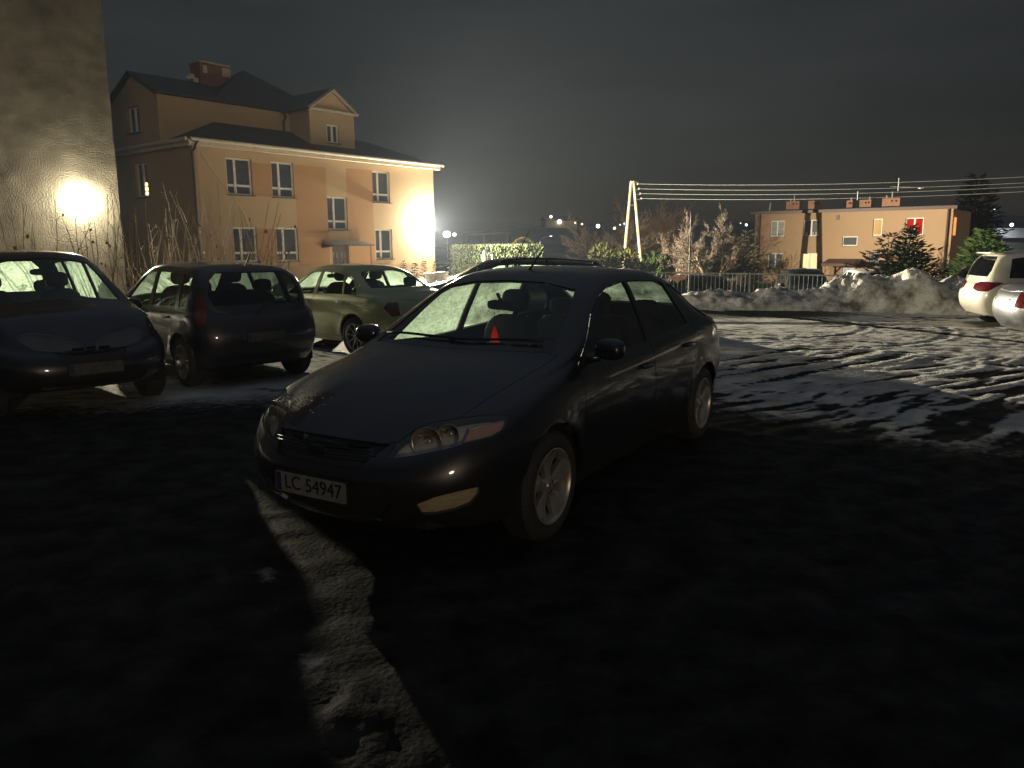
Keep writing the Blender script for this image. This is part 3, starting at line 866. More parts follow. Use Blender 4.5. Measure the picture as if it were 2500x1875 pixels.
# 1 tall MPV nose out at the left edge
s = tall_spec(L=4.25, W=.90, H=1.71, wb=2.7, panes={'back': 'frost', (0, 1): 'frost', (0, -1): 'thin', (1, 1): 'frost', 'side': 'thin'}, rimr=.21, detail=True,
              zb=[(-2.1, .32), (-1.5, .27), (0, .26), (1.5, .27), (2.15, .28)], mir=(.70, .90, 1.04))
s['cuts'] = [c if c[0] != 'headlight' else (c[0], c[1], c[2], c[3], dict(both=1, ang=R(45), inset=.003, back=('reflector_bowl', INNER(), .045))) for c in std_cuts(s, k=1.06)]
tall = make_car('parked_car', 'tall dark people carrier facing out at the left edge before the grey wall', (-5.84, 9.55, 0), R(-45), s, paint('deep_blue_black_paint', (.016, .016, .026), .3, .3))
plate_mesh(tall, Matrix.Translation((2.145, 0, .50)) @ Matrix(((0, 0, 1), (1, 0, 0), (0, 1, 0))).to_4x4(), None, True)
b = MB(); b.tube([(.52, 0, 1.50), (.52, 0, 1.36)], .002, 4); b.blob((.52, 0, 1.33), (.02, .05, .09), 2.4, 8, 6); b.blob((.52, .01, 1.26), (.015, .025, .09), 2.2, 8, 6)
t_ = thing('mirror_charm', 'dark charm hanging from the mirror of the tall people carrier', 'ornament', (-5.84, 9.55, 0), R(-45))
b.build('charm', mat('charm_dark', (.04, .04, .04), .8), t_, True)
# 2 dark hatchback nose in
s = tall_spec(L=4.02, W=.84, H=1.55, wb=2.66, panes={(0, 1): 'clear', (0, -1): 'frost', (1, -1): 'thin', 'front': 'frost', 'back': 'dark'}, style='wide', spokes=9, rimr=.212,
              rim_mat=mat('alloy_dull', (.25, .25, .25), .35, .7, c2=(.15, .15, .15), scale=8))
s['cuts'] = [('tail_light', 'diag', [(.60, .80), (.74, .80), (.76, 1.14), (.68, 1.14), (.62, .98)], RED(), dict(both=1, dir=-1, ang=R(45), inset=.002)),
             ('bumper_trim', 'front', mpoly([(0, .33), (.7, .35), (.7, .42), (0, .42)]), BLK(), dict(dir=-1, x=1.2, inset=.001))]
hz = R(134); dx, dy = math.cos(hz), math.sin(hz)
ax_ = Vector((-3.56, 10.30, 0)); pos = ax_ + Vector((dx, dy, 0)) * 1.33
dark = make_car('parked_car', 'dark hatchback parked nose in to the building with its tailgate towards the grey fastback', pos, hz, s, paint('night_blue_paint', (.022, .022, .032), .34, .3))
b = MB(); b.tube([(-1.50, 0, 1.48), (-1.58, 0, 1.56), (-1.74, 0, 1.70)], [.012, .008, .004], 6); b.build('aerial', BLK(), dark, True)
plate_mesh(dark, Matrix.Translation((-2.015, 0, .62)) @ Matrix(((0, 0, -1), (-1, 0, 0), (0, 1, 0))).to_4x4(), None, True)
b = MB(); b.bar((-1.975, -.02, 1.03), (-1.91, -.38, 1.10), .015, .015); b.blob((-1.985, 0, 1.02), (.05, .06, .05), 2.5, 8, 6); b.build('rear_wiper', BLK(), dark, True)
# 3 olive saloon
k = 1.0
sal = dict(xf=2.30, xr=-2.30, W=.885, wb=2.69, wr=.318, ar=.365, Lf=.75, Lr=.55, pr=3.0,
    z8=[(-2.2, .93), (-2.1, 1.0), (-1.72, 1.04), (-1.62, 1.06), (-1.05, 1.36), (-.6, 1.43), (-.2, 1.445), (.1, 1.43), (.35, 1.36), (.7, 1.16), (1.02, .995), (1.12, .97), (1.6, .91), (2.0, .83), (2.21, .70)],
    z6=[(-2.2, .92), (-2.1, .975), (-1.75, 1.0), (-1.45, 1.07), (-1.0, 1.29), (-.6, 1.365), (-.2, 1.38), (0, 1.365), (.25, 1.28), (.6, 1.09), (.85, .97), (1.05, .93), (1.6, .87), (2.0, .78), (2.21, .68)],
    z4=[(-2.2, .89), (-1.8, .94), (-1.0, .945), (0, .92), (.9, .89), (1.3, .85), (1.8, .77), (2.21, .65)],
    zb=[(-2.3, .30), (-1.8, .22), (0, .20), (1.8, .21), (2.3, .24)],
    r6=[(-2.2, .80), (-1.6, .76), (-1.0, .72), (-.2, .70), (.2, .72), (.6, .82), (1.0, .88), (1.4, .84), (2.21, .72)],
    wsz=1.0, rwz=1.07, ws=mpoly([(0, 1.01), (.35, 1.0), (.64, .97), (.53, 1.28), (.48, 1.34), (.25, 1.375), (0, 1.385)]),
    rw=mpoly([(0, 1.075), (.3, 1.072), (.58, 1.075), (.52, 1.27), (.46, 1.33), (.3, 1.345), (0, 1.35)]),
    wins=[(.62, -.18, .16, -.20), (-.27, -1.0, -.27, -.85), (-1.03, -1.36, -.90, -1.10)], whi=.05, door_wins=2,
    doors=[('front', [(.98, .29), (1.0, .6), (.9, .92), (.6, 1.06), (.2, 1.275), (0, 1.335), (-.215, 1.352), (-.225, .29)]),
           ('rear', [(-.232, .29), (-.222, 1.352), (-.6, 1.345), (-1.0, 1.265), (-1.32, 1.09), (-1.37, .97), (-1.22, .82), (-1.02, .66), (-.95, .5), (-.93, .29)])],
    hx=(-.05, -1.02), hdz=.09, cab=(-.12, -.98, .74, .38), mir=(.64, .97, .96), style='thin', spokes=9, rimr=.212, panes={'front': 'frost', (0, 1): 'clear', (0, -1): 'frost', (1, -1): 'frost', 'back': 'clear'},
    handle_mat=mat('door_handle_chrome', (.6, .6, .58), .2, .9))
sal['cuts'] = [('tail_light', 'diag', [(.50, .68), (.62, .66), (.76, .80), (.70, .88), (.54, .88)], RED(), dict(both=1, dir=-1, ang=R(45), inset=.002)),
               ('side_moulding', 'side', [(.98, .475), (.98, .515), (-.92, .515), (-.92, .475)], mat('olive_dark_trim', (.10, .11, .07), .5), dict(both=1, inset=-.006, only={0}))]
hz = R(138); dx, dy = math.cos(hz), math.sin(hz); lat = Vector((-dy, dx, 0)); ax_ = Vector((-2.45, 12.5, 0)) - lat * .76; pos = ax_ + Vector((dx, dy, 0)) * 1.345
make_car('parked_car', 'pale olive saloon with chrome door handles parked beyond the dark hatchback', pos, hz, sal, paint('olive_paint', (.42, .45, .24), .3, .3, dirt=(.2, .19, .14)))
# 4 black estate with roof rails
est = dict(sal); ks = 1.08
est.update(xf=2.50, xr=-2.50, wb=2.85, z8=[(-2.42, .95), (-2.35, 1.05), (-2.24, 1.24), (-2.14, 1.34), (-1.9, 1.40), (-1.0, 1.46), (-.2, 1.48), (.15, 1.465), (.42, 1.39), (.78, 1.20), (1.15, 1.02), (1.25, .99), (1.7, .925), (2.1, .84), (2.41, .70)],
    z6=[(-2.42, .94), (-2.32, 1.05), (-2.18, 1.22), (-2.05, 1.30), (-1.6, 1.365), (-.6, 1.41), (-.2, 1.415), (.05, 1.40), (.3, 1.31), (.66, 1.12), (.95, .995), (1.15, .945), (1.7, .88), (2.1, .79), (2.41, .68)],
    z4=[(-2.42, .89), (-1.8, .94), (-1.0, .945), (0, .92), (1.0, .89), (1.4, .85), (1.9, .77), (2.41, .65)], zb=[(-2.5, .30), (-1.9, .22), (0, .20), (1.9, .21), (2.5, .24)],
    r6=[(-2.4, .80), (-1.8, .76), (-1.0, .72), (-.2, .71), (.2, .73), (.65, .83), (1.1, .88), (1.5, .84), (2.41, .72)], W=.91,
    ws=mpoly([(0, 1.035), (.35, 1.025), (.67, .99), (.56, 1.29), (.50, 1.36), (.25, 1.405), (0, 1.415)]),
    rw=mpoly([(0, 1.09), (.58, 1.09), (.52, 1.26), (.44, 1.32), (0, 1.34)]), rwz=1.08, wins=[(.70, -.18, .22, -.20), (-.27, -1.12, -.27, -1.08), (-1.20, -2.08, -1.17, -1.92)], door_wins=1,
    doors=[('front', [(1.03, .29), (1.05, .6), (.96, .92), (.66, 1.09), (.25, 1.305), (0, 1.37), (-.215, 1.385), (-.225, .29)]), ('rear', [(-.232, .29), (-.222, 1.385), (-.6, 1.38), (-1.13, 1.365), (-1.17, .97), (-1.12, .66), (-1.02, .5), (-1.0, .29)])],
    panes={(0, -1): 'frost', (1, -1): 'thin', (2, -1): 'thin', 'front': 'clear', 'back': 'thin'}, cab=(-.10, -1.02, .82, .44), mir=(.70, .99, .98))
est['handle_mat'] = paint('gloss_black_paint', (.014, .014, .016), .25, .3)
est['cuts'] = std_cuts(est) + [('tail_light', 'diag', [(.30, .66), (.66, .64), (.72, 1.0), (.45, 1.0)], RED(), dict(both=1, dir=-1, ang=R(45), inset=.002))]
estate = make_car('parked_car', 'black estate with roof rails half hidden behind the grey fastback', (-.25, 16.4, 0), R(187), est, est['handle_mat'])
for sy in (1, -1):
    b = MB(); b.tube([(.06, sy * .57, 1.41), (-.04, sy * .58, 1.455), (-.5, sy * .585, 1.475), (-1.3, sy * .58, 1.455), (-1.9, sy * .57, 1.40), (-1.97, sy * .57, 1.35)], .015, 8)
    for x, z in ((-.03, 1.43), (-.9, 1.44), (-1.88, 1.375)): b.box((x, sy * .565, z), (.06, .03, .06))
    b.build('roof_rail', BLK(), estate, True)
b = MB(); b.tube([(-.35, 0, 1.46), (-.42, .01, 1.62), (-.62, .02, 2.03)], [.014, .010, .008], 6); b.build('aerial', BLK(), estate, True)
# 5 white hatch and 6 silver hatch, tails towards the lot, right edge
s = tall_spec(L=4.35, W=.89, H=1.60, wb=2.7, panes={'side': 'dark', 'back': 'dark'}, rimr=.215)
tl = lambda k: [('tail_light', 'diag', [(.22 * 1, .80 * k), (.42, .74 * k), (.70, .76 * k), (.92, .93 * k), (.84, .95 * k), (.40, .95 * k), (.24, .90 * k)], RED(), dict(both=1, dir=-1, ang=R(40), inset=.002))]
s['cuts'] = tl(1.0)
hz = R(-12); dx, dy = math.cos(hz), math.sin(hz)
white = make_car('parked_car', 'cream white hatchback with red tail lights at the right edge, behind the silver one', Vector((9.75, 16.75, 0)) + Vector((dx, dy, 0)) * 2.15, hz, s, paint('cream_paint', (.72, .68, .56), .3, .1, dirt=(.3, .27, .2)))
b = MB(); b.blob((-1.78, 0, 1.53), (.34, 1.16, .05), 3, 16, 6); b.build('roof_spoiler', paint('cream_paint', (.72, .68, .56)), white, True)
s = dict(sal); s['panes'] = {'side': 'dark', 'back': 'dark'}; s['cuts'] = [('tail_light', 'diag', [(.34, .64), (.62, .62), (.76, .80), (.68, .90), (.40, .90)], RED(), dict(both=1, dir=-1, ang=R(45), inset=.002))]
s['handle_mat'] = paint('silver_paint', (.36, .37, .40), .28, .75, dirt=(.2, .19, .17))
silver = make_car('parked_car', 'silver car cut off by the right edge, tail beside the cream hatchback', Vector((8.72, 13.9, 0)) + Vector((dx, dy, 0)) * 2.3, hz, s, s['handle_mat'])
plate_mesh(silver, Matrix.Translation((-2.275, 0, .70)) @ Matrix(((0, 0, -1), (-1, 0, 0), (0, 1, 0))).to_4x4(), None)
# 7-10 beyond the fence, on the lower yard
def yard_car(px, py, y, rz, S, label, pm, zr):
    p = at_y(px, py, y); S['cuts'] = std_cuts(S, grille=True) + tl(1.0)
    S['nm'] = 32; S['sub'] = 3; S['nf'] = 6; S['detail'] = False
    return make_car('parked_car', label, (p.x, y, zr), rz, S, pm, 'cars in the yard beyond the fence')
yard_car(1966, 660, 32, R(-100), tall_spec(L=4.6, W=.92, H=1.74, wb=2.7, rimr=.21, panes={'side': 'dark', 'front': 'dark', 'back': 'dark'}), 'dark green van facing the fence in front of the lit ground floor window', paint('dark_green_paint', (.003, .005, .004), .3, .2, dirt=(.012, .012, .011)), -.98)
yard_car(2105, 660, 36, R(82), tall_spec(L=4.5, W=.92, H=1.68, wb=2.6, rimr=.21, panes={'side': 'dark', 'back': 'dark'}), 'white off-roader with a black rear window parked before the porch', paint('yard_white_paint', (.74, .74, .72), .3, .1, dirt=(.4, .38, .34)), -1.05)
yard_car(1668, 680, 33, R(176), tall_spec(L=4.1, W=.86, H=1.46, wb=2.5, rimr=.21, panes={'side': 'dark'}), 'dark blue car behind the fence beside the steel post', paint('dark_navy_paint', (.006, .010, .022), .3, .3, dirt=(.012, .012, .011)), -.95)
yard_car(2398, 690, 27, R(60), tall_spec(L=4.3, W=.88, H=1.5, wb=2.6, rimr=.21, panes={'side': 'dark', 'back': 'dark'}), 'black car half hidden between the fence and the cream hatchback', paint('yard_black_paint', (.014, .015, .016), .3, .2, dirt=(.012, .012, .011)), -.5)
# ================================================================== GROUND
def seg_dist(x, y, a, b):
    ax, ay = a; bx, by = b; dx, dy = bx - ax, by - ay
    t = np.clip(((x - ax) * dx + (y - ay) * dy) / (dx * dx + dy * dy), 0, 1)
    return np.hypot(x - ax - t * dx, y - ay - t * dy), t
def axis_samples(lo, hi, step, far_lo, far_hi, g=1.25):
    a = list(np.arange(lo, hi + 1e-6, step)); s = step
    while a[-1] < far_hi: s *= g; a.append(a[-1] + s)
    s = step; b = []
    x = lo
    while x > far_lo: s *= g; x -= s; b.append(x)
    return np.array(b[::-1] + a)
def terrain(x, y):
    z = np.zeros_like(x)
    # the yard beyond the fence lies about a metre lower
    rim = 23.2 - .22 * np.maximum(0, x - 6)
    dropx = sstep(1.0, 4.0, x)
    z -= 1.05 * sstep(0, 4.5, y - rim) * dropx
    z -= .35 * sstep(34, 60, y) * dropx
    z -= 3.0 * sstep(75, 160, y)
    return z
def ground_height(x, y):
    z = terrain(x, y)
    lot = 1 - sstep(22.5, 24, y)
    lot = lot * (1 - sstep(24, 30, np.abs(x)))
    wx = x + .5 * fbm(x * .35, y * .35, 3, 3); wy = y + .4 * fbm(x * .35 + 9, y * .35, 4, 3)
    # frozen slush: churned, drawn out across the lot, crossed by tracks
    c1 = .7 * fbm(wx * 1.3, wy * 4.0, 11, 3, .6) + .8 * fbm(wx * 3.0, wy * 8.0, 12, 2, .7)
    th = R(36); a = wx * math.cos(th) + wy * math.sin(th); b_ = -wx * math.sin(th) + wy * math.cos(th)
    c2 = .8 * fbm(a * .9, b_ * 4.6, 23, 4, .6) + .5 * fbm(a * 2.2, b_ * 8.0, 24, 2, .6)
    diag = sstep(13.2, 11.2, y) * sstep(.8, 2.2, x)
    h = c1 * (1 - diag) + c2 * diag * 1.5
    fine = fbm(x * 5.2, y * 8.0, 31, 2, .7) + .6 * fbm(wx * 8.0, wy * 12.0, 32, 2, .7)
    amt = .45 + .8 * np.clip(fbm(x * .22, y * .3, 41, 3) + .45, 0, 1)
    amt = amt * (1 - .6 * sstep(17.5, 19.5, y) * sstep(.25, -.2, fbm(x * .3, y * .5, 77, 2)))
    hh = h * (.0095 + .018 * diag) * amt + fine * .0095 * amt
    # arcs left by turning cars
    for cx, cy, r0, w in ((4.6, 17.4, 3.0, .13), (4.6, 17.4, 4.55, .13), (9.8, 19.0, 6.2, .12), (9.8, 19.0, 7.7, .12), (-1.0, 8.0, 8.6, .13)):
        d = np.abs(np.hypot(x - cx, y - cy) - r0); hh -= .006 * np.exp(-(d / (w * .6)) ** 2) * (.5 + 1.0 * np.clip(fbm(x * .5, y * .5, 51, 2) + .5, 0, 1)); hh += .006 * np.exp(-((d - .15) / .05) ** 2)
    post_shadow = np.zeros_like(x)  # cast shadow of a thin post, drawn as a bare sunken strip
    d, t = seg_dist(x, y, (3.35, 25.5), (10.6, 10.8)); post_shadow = np.maximum(post_shadow, np.exp(-(d / .11) ** 2))
    for a_, b2 in (((2.2, 9.7), (5.8, 12.6)), ((2.9, 9.6), (6.4, 12.4)), ((1.7, 10.4), (5.0, 13.2))):
        d, t = seg_dist(x + .1 * fbm(x, y, 5, 2), y, a_, b2)
        hh -= .012 * np.exp(-(d / .10) ** 2) * (1 + .6 * np.sin(t * 170)); hh += .02 * np.exp(-((d - .22) / .09) ** 2) * (.6 + fbm(x * 2, y * 2, 61, 3))
    hh -= .05 * post_shadow
    # a ridge of frozen slush in the foreground
    p0 = at_z(640, 1400); p1 = at_z(960, 1880); d, t = seg_dist(x + .07 * fbm(x * 3, y * 3, 71, 3), y, (p0.x, p0.y), (p1.x, p1.y))
    ridge = np.exp(-(d / .11) ** 2); hh += ridge * sstep(-.1, .25, fbm(x * 3.2, y * 3.2, 74, 3)) * (.02 + .05 * fbm(x * 7, y * 7, 73, 3, .7))
    snow = sstep(-.035, .030, hh * 3.4 / np.maximum(amt, .3) * .9 + .05 * fbm(x * .5, y * .7, 81, 3) + .022)
    snow = np.maximum(snow * (1 - post_shadow), ridge * .40 * sstep(.0, .35, fbm(x * 5, y * 5, 76, 4, .65)))
    snow = snow * (1 - .78 * sstep(17.6, 19.4, y + .5 * fbm(x * .5, y, 78, 2)) * (1 - .8 * sstep(7.5, 9.5, x)))
    near = sstep(7.6, 10.2, y + 2.2 * sstep(1.5, 4.0, x) + .5 * fbm(x * .6, y * .6, 95, 3) + .10 * np.maximum(0, -x)); snow = snow * np.maximum(near, ridge * .40 * sstep(.0, .35, fbm(x * 4.3, y * 4.3, 75, 4, .65)))
    yard = sstep(23, 26, y)
    snow = snow * (1 - yard) + yard * sstep(-.1, .25, fbm(x * .15, y * .15, 91, 4))
    return z + hh * lot, snow
gx = axis_samples(-8.0, 13.0, .05, -900, 900); gy_ = axis_samples(1.4, 22.0, .046, -300, 1200)
X, Y = np.meshgrid(gx, gy_)
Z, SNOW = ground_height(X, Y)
me = bpy.data.meshes.new('ground'); nx, ny = len(gx), len(gy_)
me.vertices.add(nx * ny); me.vertices.foreach_set('co', np.stack([X, Y, Z], -1).astype(np.float32).ravel())
i = np.arange((nx - 1) * (ny - 1)); r_, c_ = i // (nx - 1), i % (nx - 1); q = r_ * nx + c_
loops = np.stack([q, q + 1, q + nx + 1, q + nx], -1).ravel().astype(np.int32)
me.loops.add(len(loops)); me.loops.foreach_set('vertex_index', loops)
me.polygons.add(len(i)); me.polygons.foreach_set('loop_start', (np.arange(len(i)) * 4).astype(np.int32)); me.polygons.foreach_set('loop_total', np.full(len(i), 4, np.int32))
me.polygons.foreach_set('use_smooth', [True] * len(i)); me.update(calc_edges=True); me.validate()
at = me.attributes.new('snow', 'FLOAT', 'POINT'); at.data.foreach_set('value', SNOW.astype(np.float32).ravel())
m, nt, out = nodes_of('slushy_lot')
bs = N(nt, 'ShaderNodeBsdfPrincipled'); bs.inputs['Specular IOR Level'].default_value = .10; atn = N(nt, 'ShaderNodeAttribute', attribute_name='snow')
tc = N(nt, 'ShaderNodeTexCoord')
n1 = N(nt, 'ShaderNodeTexNoise'); n1.inputs['Scale'].default_value = 9; n1.inputs['Detail'].default_value = 9; n1.inputs['Roughness'].default_value = .7; nt.links.new(tc.outputs['Object'], n1.inputs['Vector'])
ma = N(nt, 'ShaderNodeMath', operation='MULTIPLY_ADD'); ma.inputs[1].default_value = 1.1; ma.inputs[2].default_value = -.55; nt.links.new(n1.outputs['Fac'], ma.inputs[0])
ad = N(nt, 'ShaderNodeMath', operation='ADD', use_clamp=True); nt.links.new(atn.outputs['Fac'], ad.inputs[0]); nt.links.new(ma.outputs[0], ad.inputs[1])
sm_ = N(nt, 'ShaderNodeMapRange', interpolation_type='SMOOTHSTEP'); sm_.inputs['From Min'].default_value = .2; sm_.inputs['From Max'].default_value = .8; nt.links.new(ad.outputs[0], sm_.inputs['Value'])
ra, _, _ = noise_color(nt, (.007, .0068, .0064), (.046, .042, .036), 3.5, detail=14, lo=.38, hi=.66); rs, _, _ = noise_color(nt, (.42, .40, .36), (.78, .76, .70), 1.6, detail=9)
mx = N(nt, 'ShaderNodeMix', data_type='RGBA'); nt.links.new(sm_.outputs[0], mx.inputs['Factor']); nt.links.new(ra.outputs[0], mx.inputs['A']); nt.links.new(rs.outputs[0], mx.inputs['B'])
nt.links.new(mx.outputs['Result'], bs.inputs['Base Color'])
rg = N(nt, 'ShaderNodeMapRange'); rg.inputs['To Min'].default_value = .68; rg.inputs['To Max'].default_value = .8; nt.links.new(sm_.outputs[0], rg.inputs['Value']); nt.links.new(rg.outputs[0], bs.inputs['Roughness'])
n2 = N(nt, 'ShaderNodeTexNoise'); n2.inputs['Scale'].default_value = 34; n2.inputs['Detail'].default_value = 6; nt.links.new(tc.outputs['Object'], n2.inputs['Vector'])
bp = N(nt, 'ShaderNodeBump'); bp.inputs['Strength'].default_value = .8; bp.inputs['Distance'].default_value = .035; bst = N(nt, 'ShaderNodeMapRange'); bst.inputs['To Min'].default_value = .25; bst.inputs['To Max'].default_value = .85; nt.links.new(sm_.outputs[0], bst.inputs['Value']); nt.links.new(bst.outputs[0], bp.inputs['Strength'])
nt.links.new(n2.outputs['Fac'], bp.inputs['Height']); nt.links.new(bp.outputs[0], bs.inputs['Normal'])
nt.links.new(bs.outputs[0], out.inputs[0]); me.materials.append(m)
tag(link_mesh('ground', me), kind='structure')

# far hills closing the view
def hill(y, prof, z0, name, m):
    nx_ = 120; xs = np.linspace(prof[0][0], prof[-1][0], nx_)
    f = pchip(prof); vs = []; rows = 7
    for r in range(rows):
        for k, x in enumerate(xs):
            t = r / (rows - 1); hz_ = f(x) + 1.2 * math.sin(x * .05) + .8 * math.sin(x * .13 + 1)
            vs.append((x * (1 + .2 * t), y + 180 * t, z0 + (hz_ - z0) * math.sin(t * math.pi / 2)))
    fs = [(r * nx_ + k, r * nx_ + k + 1, (r + 1) * nx_ + k + 1, (r + 1) * nx_ + k) for r in range(rows - 1) for k in range(nx_ - 1)]
    o = MB().add(vs, fs).build(name, m, smooth=True); return tag(o, kind='structure')
hill(420, [(-700, 12), (-250, 13), (-120, 11.5), (0, 15), (60, 17), (160, 17.5), (260, 21), (420, 24), (800, 22)], -4, 'hills', mat('hill_dark', (.035, .04, .045), .95, c2=(.10, .11, .12), scale=.02, lo=.45, hi=.75))
hill(230, [(-400, 2), (-120, 3), (-20, 4.2), (30, 7.2), (60, 6.0), (120, 6.0), (200, 7), (400, 8)], -4, 'fields', mat('field_snow', (.20, .21, .21), .95, c2=(.05, .055, .05), scale=.03))

# ------------------------------------------------------------------ snow bank along the fence
bx = np.array([3.2, 4.2, 6.0, 8.0, 9.3, 10.4, 11.4, 12.2, 13.2, 14.6]); by = np.array([21.8, 21.3, 20.9, 20.5, 20.0, 19.4, 18.9, 18.6, 18.5, 18.3])
bh = np.array([.02, .30, .44, .46, .80, 1.12, .90, .42, .18, .05])
u = np.linspace(0, 1, 240); v = np.linspace(-.05, 1.05, 60)
ux = 3.2 + u * 11.4
U, V = np.meshgrid(ux, v); YB = np.interp(U, bx, by); HB = np.interp(U, bx, bh)
HB = HB * (1 + .25 * fbm(U * 1.1, V * 0 + 3, 5, 3))
wid = 1.7 + HB * 1.2
prof = np.clip(np.sin(np.clip(V, 0, 1) * math.pi), 0, 1) ** .62
ZB = HB * prof + (.26 * fbm(U * 1.7, V * 3.4, 13, 5, .62) + .14 * np.abs(fbm(U * 4.0, V * 7, 17, 3))) * prof * np.clip(HB * 1.6, .2, 1.2) - .03
XB = U; YBB = YB + V * wid + .10 * fbm(U * 1.3, V * 3, 19, 3) * prof
vs = np.stack([XB, YBB, ZB + terrain(XB, YBB)], -1).reshape(-1, 3); nu = 240; nv = 60
fs = [(j * nu + i, j * nu + i + 1, (j + 1) * nu + i + 1, (j + 1) * nu + i) for j in range(nv - 1) for i in range(nu - 1)]
sb = MB().add(vs.tolist(), fs).build('snow_bank', mat('ploughed_snow', (.80, .77, .70), .85, c2=(.15, .13, .105), scale=1.9, bump=1.0, bscale=20, lo=.36, hi=.58, detail=11), smooth=True)
tag(sb, 'long bank of dirty ploughed snow heaped against the fence, highest at its right end', 'snow bank')

hp = MB(); xs_ = np.linspace(0, 1, 26); P_ = []  # unseen heap, added so the flood light throws a shadow wedge
for a in xs_:
    for c in xs_:
        w_ = (math.sin(a * math.pi) * math.sin(c * math.pi)) ** .33
        P_.append((1.35 + 1.85 * a, 16.4 + 1.5 * c, w_ * (.86 + .12 * float(fbm(np.array([a * 5]), np.array([c * 5]), 3, 3)[0])) - .02))
hp.add(P_, [(i * 26 + j, (i + 1) * 26 + j, (i + 1) * 26 + j + 1, i * 26 + j + 1) for i in range(25) for j in range(25)])
tag(hp.build('snow_heap', MATS['ploughed_snow'], smooth=True), 'low heap of ploughed snow behind the grey fastback tail', 'snow heap')

# ================================================================== BUILDINGS
def facade(mb, O, u, W, z0, z1, holes, depth, nrm, panels=(), extra_u=()):
    """wall sheet with real openings: holes = (u0,u1,z0,z1); panels are differently painted fields"""
    us = sorted({0, W, *[h[0] for h in holes], *[h[1] for h in holes], *[p[0] for p in panels], *[p[1] for p in panels]})
    zs = sorted({z0, z1, *[h[2] for h in holes], *[h[3] for h in holes], *[p[2] for p in panels], *[p[3] for p in panels]})
    O, u, nrm = Vector(O), Vector(u), Vector(nrm)
    P = lambda a, z, d=0: O + u * a + Vector((0, 0, z)) - nrm * d
    for i in range(len(us) - 1):
        for j in range(len(zs) - 1):
            cu, cz = (us[i] + us[i + 1]) / 2, (zs[j] + zs[j + 1]) / 2
            if any(h[0] < cu < h[1] and h[2] < cz < h[3] for h in holes): continue
            mb.mi = 1 if any(p[0] < cu < p[1] and p[2] < cz < p[3] for p in panels) else 0
            mb.quad(P(us[i], zs[j]), P(us[i + 1], zs[j]), P(us[i + 1], zs[j + 1]), P(us[i], zs[j + 1]))
    mb.mi = 0
    for a0, a1, b0, b1 in holes:
        mb.quad(P(a0, b0), P(a0, b1), P(a0, b1, depth), P(a0, b0, depth)); mb.quad(P(a1, b0), P(a1, b0, depth), P(a1, b1, depth), P(a1, b1))
        mb.quad(P(a0, b0), P(a0, b0, depth), P(a1, b0, depth), P(a1, b0)); mb.quad(P(a0, b1), P(a1, b1), P(a1, b1, depth), P(a0, b1, depth))
def window(par, O, u, nrm, h, depth, fm, pm, style='double', sill=True, split=.36, tran=.26, inner=None):
    O, u, nrm = Vector(O), Vector(u), Vector(nrm); a0, a1, b0, b1 = h; d = depth
    M = Matrix((u, nrm, Vector((0, 0, 1)))).transposed()
    P = lambda a, z, e: O + u * a + Vector((0, 0, z)) - nrm * e
    f = MB(); t = .075; w, hh = a1 - a0, b1 - b0; e = d - .04
    def bar(ua, ub, za, zb_, th=.07): f.box(P((ua + ub) / 2, (za + zb_) / 2, e), (ub - ua, th, zb_ - za), M)
    bar(a0, a0 + t, b0, b1); bar(a1 - t, a1, b0, b1); bar(a0 + t, a1 - t, b0, b0 + t); bar(a0 + t, a1 - t, b1 - t, b1)
    if style == 'transom':
        um = a0 + w * split; zt = b0 + hh * tran
        bar(um - .055, um + .055, b0 + t, b1 - t, .08); bar(a0 + t, um - .055, zt - .05, zt + .05, .066); bar(um + .055, a1 - t, zt - .05, zt + .05, .066)
    elif style == 'double': bar((a0 + a1) / 2 - .06, (a0 + a1) / 2 + .06, b0 + t, b1 - t, .08)
    fo = f.build('window', fm, par)
    g = MB(); g.quad(P(a0 + t, b0 + t, d - .03), P(a1 - t, b0 + t, d - .03), P(a1 - t, b1 - t, d - .03), P(a0 + t, b1 - t, d - .03)); g.build('pane', pm, fo)
    if sill:
        s_ = MB(); s_.box(P((a0 + a1) / 2 + .03, b0 - .02, d / 2 - .05), (w + .10, d + .10, .04), M); s_.build('sill', mat('sill_dark', (.06, .05, .05), .5), fo)
    return fo
PANE = lambda: mat('dark_window_glass', (.045, .055, .08), .06, c2=(.075, .078, .085), scale=1.2, spec=.7)
CURT = lambda: mat('net_curtain_glass', (.19, .19, .18), .5, c2=(.07, .07, .07), scale=5, stretch=(5, 5, .6), spec=.1)
PVC = lambda: mat('white_pvc', (.80, .78, .74), .45)

# ---- A: three storey house with the dormer
ya = .891; AO = Vector((-13.37, 34.0, 0)); au = Vector((math.cos(ya), math.sin(ya), 0)); aw = Vector((-au.y, au.x, 0)); AL = 14.33; AD = 9.6
ho = thing('apartment_house', 'orange rendered house with dormer gable and dark hipped roof behind the parked cars', 'house', AO, ya)
HL = lambda a, w, z: Vector((a, w, z))
WA = mat('render_sand', (.42, .30, .18), .9, c2=(.35, .245, .145), scale=.5, bump=.15, bscale=40, lo=.2, hi=.8, detail=10)
WP = mat('render_ochre', (.36, .205, .10), .9, c2=(.30, .165, .08), scale=.6, bump=.15, bscale=40, lo=.2, hi=.8, detail=10)
ROOF = mat('roof_sheet_dark', (.035, .03, .032), .6, c2=(.02, .018, .02), scale=3, stretch=(1, 8, 1), bump=.3, bscale=10)
FASC = mat('fascia_cream', (.55, .48, .38), .6)
EX, EY, EZ = Vector((1, 0, 0)), Vector((0, 1, 0)), Vector((0, 0, 1))
